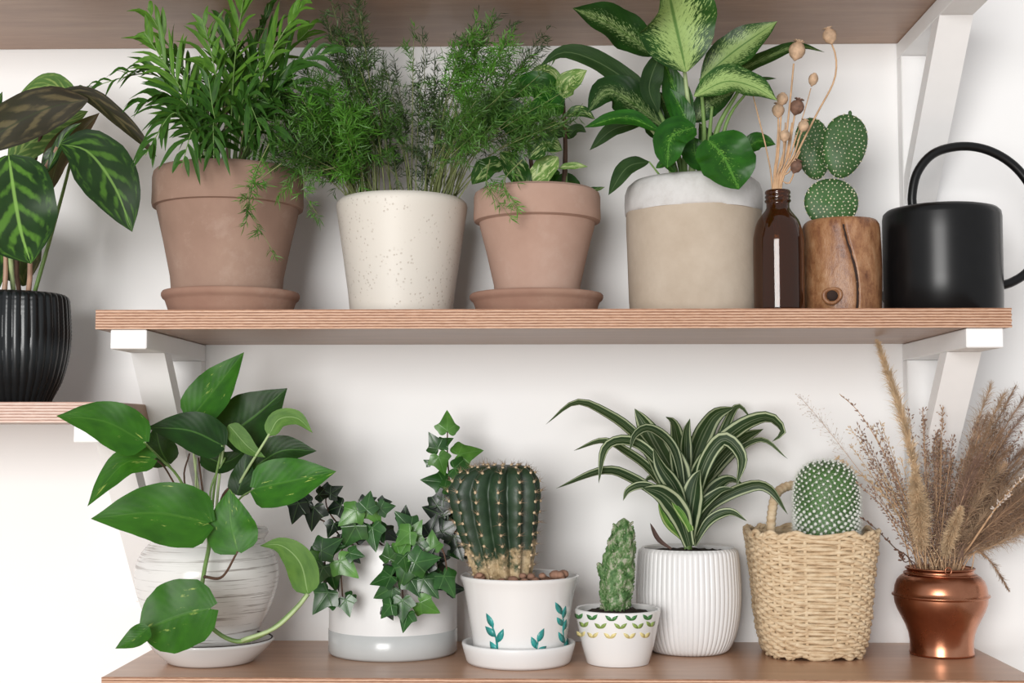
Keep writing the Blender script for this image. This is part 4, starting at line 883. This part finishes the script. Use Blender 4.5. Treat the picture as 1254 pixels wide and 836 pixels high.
for i, (x, y, s) in enumerate(PB):
    yy = YC-.050+.022*(i % 3)*.4 if 600 < x < 650 else YC-.036+.008*(i % 3); R = s*pxm(yy)*.95; p = PR(x, y, yy); p[2] = max(zsoil+R*.35, min(p[2], zsoil+.012))
    dx = p[0]-c[0]; lim = .058-R
    if math.hypot(dx, p[1]-YC) > lim: f_ = lim/math.hypot(dx, p[1]-YC); p[0] = c[0]+dx*f_; p[1] = YC+(p[1]-YC)*f_
    g = G().ball(p, R, 12, 8, (1, .9, .75), noise=.14); t_ = g.build('pebble', 'pebble', None)
    t_.data.transform(__import__('mathutils').Matrix.Translation(tuple(-p))); t_.location = tuple(p)
    side = ('brown clay pebble left of the ribbed cactus foot', 'pebbles left of the cactus foot') if x < 595 else (('brown clay pebble in front of the ribbed cactus foot', 'pebbles in front of the cactus foot') if x < 658 else ('brown clay pebble heaped right of the ribbed cactus', 'pebbles heaped right of the cactus'))
    t_['label'] = side[0]; t_['category'] = 'pebble'; t_['group'] = side[1]
# ================================================================== 12 small pot with leaf print and knobbly cactus
YC = -.150
sc_ = thing('potted_knobbly_cactus', 'small knobbly upright cactus in little white pot with green and yellow prints', 'plant', (cxm(755, YC), YC, ZL))
c, pr3 = vessel(sc_, 'pot', 755, YC, [(38, 815), (40, 811), (44, 790), (49, 765), (52.5, 748), (52, 745)], 'white_glaze', zb=ZL+.0004, thick=.0035, seg=72)
soil(sc_, (c[0], YC), .041, PR(755, 752, YC)[2], hump=.006, amp=.005)
for row, (m, L) in enumerate((('print_dark', [(75, 535), (140, 540), (235, 545), (330, 543), (410, 540)]), ('print_mid', [(100, 575), (181, 582), (278, 583), (362, 582), (425, 573)]), ('print_yellow', [(85, 622), (143, 627), (228, 630), (322, 630), (397, 627)]))):
    for X, Y in L:
        x, y = 690+X/3.98, 620+Y/3.98; k = 1-.5*(abs(x-755)/52)**2
        for s in (-1, 1): decal(sc_, 755, YC, pr3, lf(x-s*.3, y+3.3, x+s*8*k, y-3.6, 4.6), m)
def lumpy(cx, base, top, hw, y, lean=0, mat='mottled', name='cactus_body', par=sc_):
    g = G(); A = P(cx, base, y); B = P(cx+lean, top, y); n = 26; pr_ = []
    s = pxm(y); v = []; S = 28
    for i in range(n+1):
        t = i/n; r = hw*s*np.interp(t, [0, .1, .3, .7, .9, .97, 1], [.72, .85, 1, .88, .6, .35, .05]); p = A+(B-A)*t
        for j in range(S):
            a = 2*PI*j/S; rr = r*(1+.10*math.cos(a*7+t*9)+.10*math.sin(a*4-t*34)+.08*random.uniform(-1, 1)); v.append(p+np.array([rr*math.cos(a), rr*math.sin(a), 0]))
    f = [(i*S+j, i*S+(j+1) % S, (i+1)*S+(j+1) % S, (i+1)*S+j) for i in range(n) for j in range(S)]
    g.add(v, f); o = g.build(name, mat, par); return A, B, s
A, B, s = lumpy(752, 754, 634, 18.5, YC, 12)
G_ = G()
for k in range(170):
    t = random.uniform(.05, .95); r = 19*s*np.interp(t, [0, .3, .7, .95, 1], [.8, 1, .88, .5, .2]); a = random.uniform(PI*.9, PI*2.1) if k % 3 else random.choice([PI, 0])+random.uniform(-.3, .3)
    p = A+(B-A)*t+np.array([r*math.cos(a), r*math.sin(a), 0]); d = nz(np.array([math.cos(a), math.sin(a), .9])); G_.ball(p, random.uniform(.0011, .002), 6, 4, (.7, .7, 1.7), axis=d)
G_.build('knobs', 'mottled', sc_, kind='stuff')
for cx, b, tp, hw, ln in ((746, 716, 676, 5.5, -5), (741, 712, 688, 5, -8), (747, 690, 668, 3.5, -3), (748, 676, 660, 2.6, -3), (743, 742, 722, 4, -8), (770, 715, 700, 4, 5), (745, 722, 700, 5, -6)):
    lumpy(cx, b, tp, hw, YC-.004, ln, name='offshoot')
# ================================================================== 13 ribbed white pot with dracaena
YC = -.070
dr = thing('potted_dracaena', 'striped dracaena with arching cream-edged leaves in a white ribbed pot', 'plant', (cxm(841, YC), YC, ZL))
c, _ = vessel(dr, 'pot', 841, YC, [(44, 798), (50, 792), (58, 775), (63, 750), (64.5, 725), (63.5, 700), (62, 680), (60, 672), (58, 671)], 'white_matte', zb=ZL+.0004, sm=40, seg=58*8, thick=.005,
            mod=lambda a, z, r: r-.0011*(1-abs(math.cos(a*29))**.7))
soil(dr, (c[0], YC), .052, PR(841, 677, YC)[2], hump=.004)
G().tube(cat([P(842, 680, YC), P(843, 655, YC), P(842, 600, YC)], 8), [.005, .004], 8).build('trunk', 'stem_green', dr)
DR = [([(842, 660), (815, 590), (780, 535), (742, 506), (705, 493), (668, 520)], 16, -.07, -.10), ([(842, 610), (812, 560), (790, 520), (777, 500)], 34, -.06, -.05), ([(842, 600), (832, 560), (825, 520), (815, 510)], 26, -.05, -.03),
 ([(842, 600), (840, 560), (840, 530), (845, 512)], 18, -.08, -.09), ([(843, 610), (850, 560), (872, 512), (900, 498)], 30, -.06, -.05), ([(846, 600), (880, 540), (902, 498), (920, 512)], 13, -.04, -.03),
 ([(846, 630), (865, 565), (905, 525), (940, 512), (958, 528), (945, 541)], 27, -.09, -.11), ([(848, 635), (862, 570), (886, 538), (908, 560), (902, 595)], 22, -.11, -.14), ([(850, 640), (885, 570), (930, 538), (965, 562)], 9, -.05, -.04),
 ([(848, 662), (870, 620), (915, 596), (942, 598), (965, 630)], 17, -.11, -.13), ([(850, 667), (868, 638), (893, 627), (915, 638)], 14, -.12, -.13), ([(844, 668), (832, 630), (812, 606), (787, 597)], 34, -.14, -.16),
 ([(836, 655), (810, 612), (772, 585), (738, 577), (681, 598)], 17, -.11, -.13), ([(838, 640), (800, 580), (765, 552), (738, 540), (702, 552)], 15, -.08, -.09), ([(838, 620), (800, 560), (770, 540), (742, 548), (733, 592)], 17, -.11, -.14),
 ([(838, 610), (825, 550), (797, 525), (778, 532), (771, 553)], 16, -.12, -.14), ([(840, 640), (815, 590), (795, 555), (780, 542)], 24, -.1, -.11), ([(845, 625), (855, 575), (880, 545), (897, 535)], 24, -.1, -.1),
 ([(844, 662), (846, 625), (852, 590), (858, 575)], 34, -.13, -.14), ([(820, 605), (790, 594), (770, 600), (763, 613)], 12, -.12, -.13), ([(848, 655), (868, 610), (890, 588), (910, 592)], 24, -.09, -.09), ([(842, 630), (838, 600), (828, 560), (820, 540)], 28, -.11, -.12),
 ([(845, 620), (868, 580), (905, 540), (935, 525)], 24, -.05, -.04), ([(842, 640), (828, 600), (810, 572), (800, 548)], 24, -.13, -.14), ([(838, 640), (822, 600), (800, 585), (788, 590)], 20, -.06, -.05), ([(848, 668), (852, 630), (880, 602), (900, 598)], 18, -.13, -.14)]
for i, (pts, w, y0, y1) in enumerate(DR):
    leaf(dr, 'dracaena', pts, w*.9, y0, y1, STRAP, (random.uniform(-.2, .2), -1, .25), cup=.3, wave=.06, n=22, m=3, twist=random.uniform(-.7, .7))
leaf(dr, 'dracaena_bright', [(838, 660), (822, 640), (806, 615)], 18, -.11, -.12, STRAP, cup=.3); leaf(dr, 'dracaena_bright', [(846, 650), (838, 630), (822, 612)], 16, -.145, -.15, STRAP, cup=.3)
leaf(dr, 'brown_leaf', [(822, 672), (806, 660), (796, 640)], 6, -.1, -.1, STRAP, cup=.5, name='dry_leaf', label='withered brown leaf')
# ================================================================== 14 basket with round cactus
YC = -.088; bx0 = cxm(990, YC)
bk = thing('straw_basket', 'woven natural straw basket with looped handle holding a round cactus', 'basket', (bx0, YC, ZL))
def sup(a, e=.58):
    ca, sa = math.cos(a), math.sin(a); return math.copysign(abs(ca)**e, ca), math.copysign(abs(sa)**e, sa)*.93
ztop = PR(990, 652, YC)[2]; rows = 34; NS = 15
def brad(t): return np.interp(t, [0, .08, .3, .6, 1], [.051, .0555, .0605, .0635, .0700])
for k in range(rows):
    t = (k+.5)/rows; z = ZL+.004+(ztop-ZL-.004)*t; pts = []
    for i in range(121):
        a = 2*PI*i/120; r = brad(t)+.0015*math.sin(NS*a+PI*k)+.0004*math.sin(a*5+k); x, y = sup(a)
        pts.append((bx0+x*r, YC+y*r, z+.0009*math.sin(NS*a+PI/2+k*PI)+.0007*math.sin(a*3+k)))
    rr = [.0025+.0004*math.sin(i*.9+k*2)+.0003*random.uniform(-1, 1) for i in range(121)]
    G().tube(pts, rr, 6, cap=False).build('straw_strand', 'basket', bk, clamp=False)
for k, (zz, rad, ph) in enumerate(((ztop+.001, .0700, 0), (ztop+.002, .0706, PI), (ZL+.0050, .050, 0), (ZL+.0050, .0515, PI))):     # braided rim and foot
    pts = []
    for i in range(181):
        a = 2*PI*i/180; x, y = sup(a); r = rad+.0012*math.cos(26*a+ph); pts.append((bx0+x*r, YC+y*r, zz+.0022*math.sin(13*a)+.0010*math.sin(26*a+ph)))
    G().tube(pts, .0026, 6, cap=False).build('rim_braid', 'basket', bk, clamp=False)
for j in range(NS*2):     # upright stakes showing between the strands
    a = 2*PI*(j+.5)/(NS*2)+PI/NS/2; x, y = sup(a)
    G().tube([(bx0+x*brad(t), YC+y*brad(t), ZL+.006+(ztop-ZL-.006)*t) for t in np.linspace(0, 1, 9)], .0024, 5).build('stake', 'basket', bk, clamp=False)
LN = [(brad(t)-.0018, ZL+.006+(ztop-ZL-.006)*t) for t in np.linspace(0, 1, 8)]
G().add([(bx0+sup(2*PI*j/60)[0]*r, YC+sup(2*PI*j/60)[1]*r, z) for r, z in LN for j in range(60)], [(i*60+j, i*60+(j+1) % 60, (i+1)*60+(j+1) % 60, (i+1)*60+j) for i in range(7) for j in range(60)]).build('lining', 'basket', bk, clamp=False)
G().add([(bx0+sup(2*PI*i/40)[0]*.05, YC+sup(2*PI*i/40)[1]*.05, ZL+.005) for i in range(40)], [tuple(range(40))]).build('base', 'basket', bk, clamp=False)
hp = cat([PR(944, 662, YC-.01), PR(945, 630, YC), PR(952, 603, YC+.01), PR(972, 594, YC+.025), PR(995, 600, YC+.045), PR(1010, 625, YC+.055), PR(1012, 662, YC+.06)], 90)
G().tube(hp, [5.6*pxm(YC)*(1+.10*math.sin(i*2.1)) for i in range(91)], 10).build('handle', 'basket', bk)
rcx, RY = cxm(1009, YC), YC-.006
mc = thing('potted_round_cactus', 'round cactus covered in white woolly dots standing inside the straw basket', 'cactus', (rcx, RY, ZL+.006))
zi = PR(1009, 662, RY)[2]
o = sharp(G().lathe((bx0+.004, YC), [(.036, ZL+.0062), (.038, ZL+.01), (.046, zi-.012), (.050, zi), (.048, zi+.001), (.044, zi-.008), (.02, zi-.01)], 48, closed=True).build('inner_pot', 'plastic', mc, clamp=False), 40)
mp = smoothp(prof(1009, RY, [(30, 672), (36, 655), (38, 625), (37.5, 600), (33, 582), (22, 570), (8, 565.5), (1, 565)]), 30)
G().lathe((rcx, RY), mp, 40).build('cactus_body', 'mammillaria', mc, clamp=False)
gt = G(); gw = G(); gh = G(); n = 620; zz0 = mp[0][1]
arc = [0]
for i in range(1, len(mp)): arc.append(arc[-1]+math.hypot(mp[i][0]-mp[i-1][0], mp[i][1]-mp[i-1][1])*(mp[i][0]+.001))
for k in range(n):
    A_ = arc[-1]*(k+.5)/n; r = np.interp(A_, arc, [p[0] for p in mp]); z = np.interp(A_, arc, [p[1] for p in mp]); a = k*2.39996
    i = min(len(mp)-2, int(np.searchsorted([p[1] for p in mp], z))); i = max(1, i); d = (mp[min(i+1, len(mp)-1)][0]-mp[i-1][0], mp[min(i+1, len(mp)-1)][1]-mp[i-1][1]); m_ = math.hypot(*d); nr, nz_ = d[1]/m_, -d[0]/m_
    nn = np.array([nr*math.cos(a), nr*math.sin(a), nz_]); p = np.array([rcx+r*math.cos(a), RY+r*math.sin(a), z])
    gt.ball(p+nn*.0004, .0016, 6, 4, (1, 1, 1.2), axis=nn); gw.ball(p+nn*.0022, .0014 if z-zz0 > .045 else .0019, 6, 4)
    low = (z-zz0)/(mp[-1][1]-zz0) < .42
    for s in range(46 if low else 20):
        e = p+nn*.0025+nz(nn*.5+rng.normal(0, .6, 3))*random.uniform(.002, .006); h = nz(rng.normal(0, 1, 3))*.00017; gh.add([p+nn*.002-h, p+nn*.002+h, e], [(0, 1, 2)])
gt.build('tubercles', 'mammillaria', mc, kind='stuff'); gw.build('woolly_dots', 'areole_white', mc, kind='stuff'); gh.build('white_hairs', 'areole_white', mc, kind='stuff')
# ================================================================== 15 copper pot with dried grasses
YC = -.086; kx = cxm(1147, YC)
kp = thing('copper_pot', 'small antique copper pot with ridged shoulder holding dried grasses', 'pot', (kx, YC, ZL))
pr = prof(1147, YC, [(38.5, 806), (39, 803), (38, 800), (38, 786), (39.5, 775), (43, 765), (48, 755), (52.5, 746), (55.3, 738), (56, 731), (56, 729.5), (58.3, 729), (58.6, 728), (58.3, 727), (56, 726.5), (55.5, 722), (54.5, 716), (52, 710), (48, 705.5), (43, 702.5), (40.5, 701.5), (39.8, 700), (39.8, 697), (41.5, 696), (42, 694.8), (41, 694)])
dz = ZL+.0003-pr[0][1]; pr = [(r, z if z > ZL+.02 else ZL+.0003+(z-pr[0][1])*(.02-.0003)/(ZL+.02-pr[0][1])) for r, z in pr]
zr = pr[-1][1]; zr_i = pr[-1][0]
G().lathe((kx, YC), [(.034, ZL+.0003)]+pr+[(zr_i-.0015, zr), (zr_i-.002, zr-.006), (.035, zr-.010), (.048, zr-.022), (.046, zr-.04), (.03, ZL+.03), (.03, ZL+.004), (.002, ZL+.003)], 80, closed=True).build('pot_body', 'copper', kp, clamp=False)
hk = PR(1161, 699, YC-.040); G().tube([hk+np.array([.0035*math.cos(a), -.001, .004*math.sin(a)]) for a in np.linspace(0, 2*PI, 17)], .0009, 6, cap=False).build('ring_hook', 'copper', kp)
G().tube([(kx+(zr_i+.0022)*math.cos(a), YC+(zr_i+.0022)*math.sin(a), zr-.0075-.001*math.cos(a)) for a in np.linspace(0, 2*PI, 61)], .0009, 6, cap=False).build('wire_bail', 'copper', kp, clamp=False)
def fibres(g, c, tg, f0, L0, n, spread=.8, w=.00016, fwd=.9, taper=True):
    m = len(c)-1
    for k in range(n):
        f = f0+(1-f0)*random.random(); j = f*m; i = min(m-1, int(j)); p = c[i]+(c[i+1]-c[i])*(j-i); T = nz(tg[i]); t = (f-f0)/(1-f0)
        env = math.sin(PI*min(1, .12+.8*t))**.7 if taper else 1-.5*t
        e = p+nz(T*fwd+rng.normal(0, spread, 3))*L0*env*random.uniform(.5, 1.15); h = nz(rng.normal(0, 1, 3))*w; md = (p+e)/2+T*L0*.06
        g.add([p-h, p+h, md+h*1.5, md-h*1.5, e], [(0, 1, 2, 3), (3, 2, 4)])
def seeds(g, c, tg, f0, n, off, size):
    m = len(c)-1
    for k in range(n):
        f = f0+(1-f0)*(k+random.random())/n; j = min(m, int(f*m)); T = nz(tg[j]); d = nz(T*.9+rng.normal(0, .6, 3)); p = c[j]+d*off*random.uniform(.2, 1)*(1.1-.6*(f-f0)/(1-f0))
        h = nz(np.cross(d, rng.normal(0, 1, 3)))*.00009; g.add([c[j]-h, c[j]+h, p+h, p-h], [(0, 1, 2, 3)]); g.ball(p, size*random.uniform(.7, 1.2), 5, 3, (.55, .55, 1.5), axis=d)
def grass(name, label, bxp, pts, y1, kindf, mat, group=None, cat_='dried grass', r=.0008, smat='straw', **kw):
    foot = np.array([kx+(bxp-1147)*.0003, YC+random.uniform(-.01, .01), ZL+.006+.02*random.random()*.5]); nk = np.array([kx+(bxp-1147)*pxm(YC)*.9, YC+random.uniform(-.02, .02), zr])
    if abs(nk[0]-kx) > .03: nk[0] = kx+math.copysign(.03, nk[0]-kx); nk[1] = YC
    t = thing(name, label, cat_, foot, group); q_ = [PR(a, b, YC+(y1-YC)*(i+1)/len(pts)) for i, (a, b) in enumerate(pts)]
    c = cat([foot, nk]+q_, 40); tg = np.gradient(c, axis=0); G().tube(c, [r, r, r*.8, r*.4], 5).build('stem', smat, t)
    g = G(); kindf(g, c, tg, **kw); g.build('plume' if kindf is fibres else 'seed_head', mat, t, kind='stuff'); return t
grass('tall_grass_plume', 'tallest slim cream grass plume reaching up to the middle shelf', 1128, [(1125, 600), (1105, 510), (1085, 450), (1075, 420)], -.12, fibres, 'hay1', f0=.46, L0=.018, n=3600, spread=.42, w=.0002, fwd=1.1)
grass('fluffy_grass_plume', 'broad fluffy cream plume low above the copper rim', 1128, [(1128, 672), (1126, 630), (1120, 583)], -.125, fibres, 'hay1', f0=.56, L0=.017, n=6500, spread=.62, w=.00018, fwd=.55)
grass('fluffy_grass_plume', 'short yellowish fluffy plume leaning right above the copper rim', 1155, [(1158, 675), (1166, 650), (1177, 622)], -.13, fibres, 'hay1', f0=.60, L0=.012, n=4500, spread=.62, w=.00018, fwd=.6)
grass('airy_seed_sprig', 'very pale airy seed sprig far left above the round cactus', 1120, [(1085, 620), (1040, 560), (1005, 515), (978, 484)], -.1, seeds, 'hay_pale', f0=.72, n=150, off=.022, size=.0007, r=.0004)
for k, (lab, pts) in enumerate((('grass spike bending left over the round cactus with tan seeds', [(1100, 630), (1065, 590), (1022, 558)]), ('thin grass stem with sparse seeds, left of the tallest plume', [(1112, 620), (1080, 550), (1052, 505), (1028, 482)]),
      ('short brown-seeded stem leaning left behind the basket edge', [(1105, 660), (1080, 620), (1048, 590)]), ('grass stem with purple buds between basket and plume', [(1110, 640), (1085, 600), (1062, 565)]))):
    grass('seeded_grass_stem', lab, 1112+k*3, pts, -.1-.01*k, seeds, 'hay1' if k == 0 else 'hay3', f0=.5 if k else .6, n=70 if k else 130, off=.008, size=.0013)
grass('budded_twig', 'lowest bare twig leaning left from the copper pot with few dark buds', 1110, [(1095, 670), (1070, 645), (1052, 632)], -.13, seeds, 'pod_dark', f0=.6, n=14, off=.003, size=.0018, smat='stem_brown')
def fan(x0, a, L, k1=.35): return [(x0+math.sin(a)*L*k1, 700-math.cos(a)*L*(k1+.05)), (x0+math.sin(a)*L*.72, 700-math.cos(a)*L*.76), (x0+math.sin(a)*L, 700-math.cos(a)*L)]
for k in range(22):
    a = random.uniform(-.66, .0); L = random.uniform(110, 215)
    grass('branching_grass', 'thin brown seeded grass in the loose left half of the bunch', 1120+k*1.2, fan(1138, a, L), random.uniform(-.14, -.04), seeds, random.choice(['hay3', 'hay1', 'hay3']), 'loose seeded grasses in the copper pot', f0=.42, n=100, off=.013, size=.0012, r=.0005)
for k in range(26):
    a = random.uniform(-.05, .62); L = random.uniform(140, 235)
    grass('seeded_reed', 'upright mauve-brown reed with small seeds behind the plumes', 1135+k, fan(1148, a, L), random.uniform(-.14, -.03), seeds, random.choice(['hay3', 'hay3', 'hay2']), 'seeded reeds in the copper pot', f0=.38, n=170, off=.015, size=.0012, r=.0006)
for k in range(30):
    a = .22+.95*(k+random.random())/30; L = random.uniform(130, 270)
    lab = ('upright feathery brown reed plume behind the seeded reeds', 'upright reed plumes') if a < .5 else (('feathery brown reed plume leaning right in the dense mass at right', 'leaning reed plumes') if a < .85 else ('low feathery brown reed plume spreading out to the right edge', 'low reed plumes at the right edge'))
    p = fan(1153, a, L, .3); p[2] = (p[2][0], p[2][1]+8)
    grass('reed_plume', lab[0], 1150+k*.8, p, random.uniform(-.17, -.05), fibres, random.choice(['hay2', 'hay2', 'hay4', 'hay3']), lab[1], f0=.42, L0=.022, n=1100, spread=.62, w=.00013, fwd=1.0)
grass('drooping_grass_tip', 'small grass tip drooping at right beside the copper pot', 1182, [(1195, 675), (1215, 690), (1235, 722)], -.13, fibres, 'hay2', f0=.66, L0=.010, n=500, spread=.4, fwd=1.2)
for k, (tx, ty) in enumerate(((1262, 575), (1240, 605))):
    grass('thick_straw', ('long thick straw crossing the brown plumes up to the right edge', 'shorter thick straw under the long one at right')[k], 1172, [(1190, 665), (1225, 615), (tx, ty)], -.19, seeds, 'hay_pale', f0=.75, n=26, off=.004, size=.0016, r=.0013)
grass('dark_berry_sprig', 'sprig with dark dried buds at the left rim of the copper pot', 1112, [(1108, 688), (1104, 682), (1102, 676)], -.125, seeds, 'pod_dark', f0=.8, n=26, off=.006, size=.0022, smat='stem_brown')
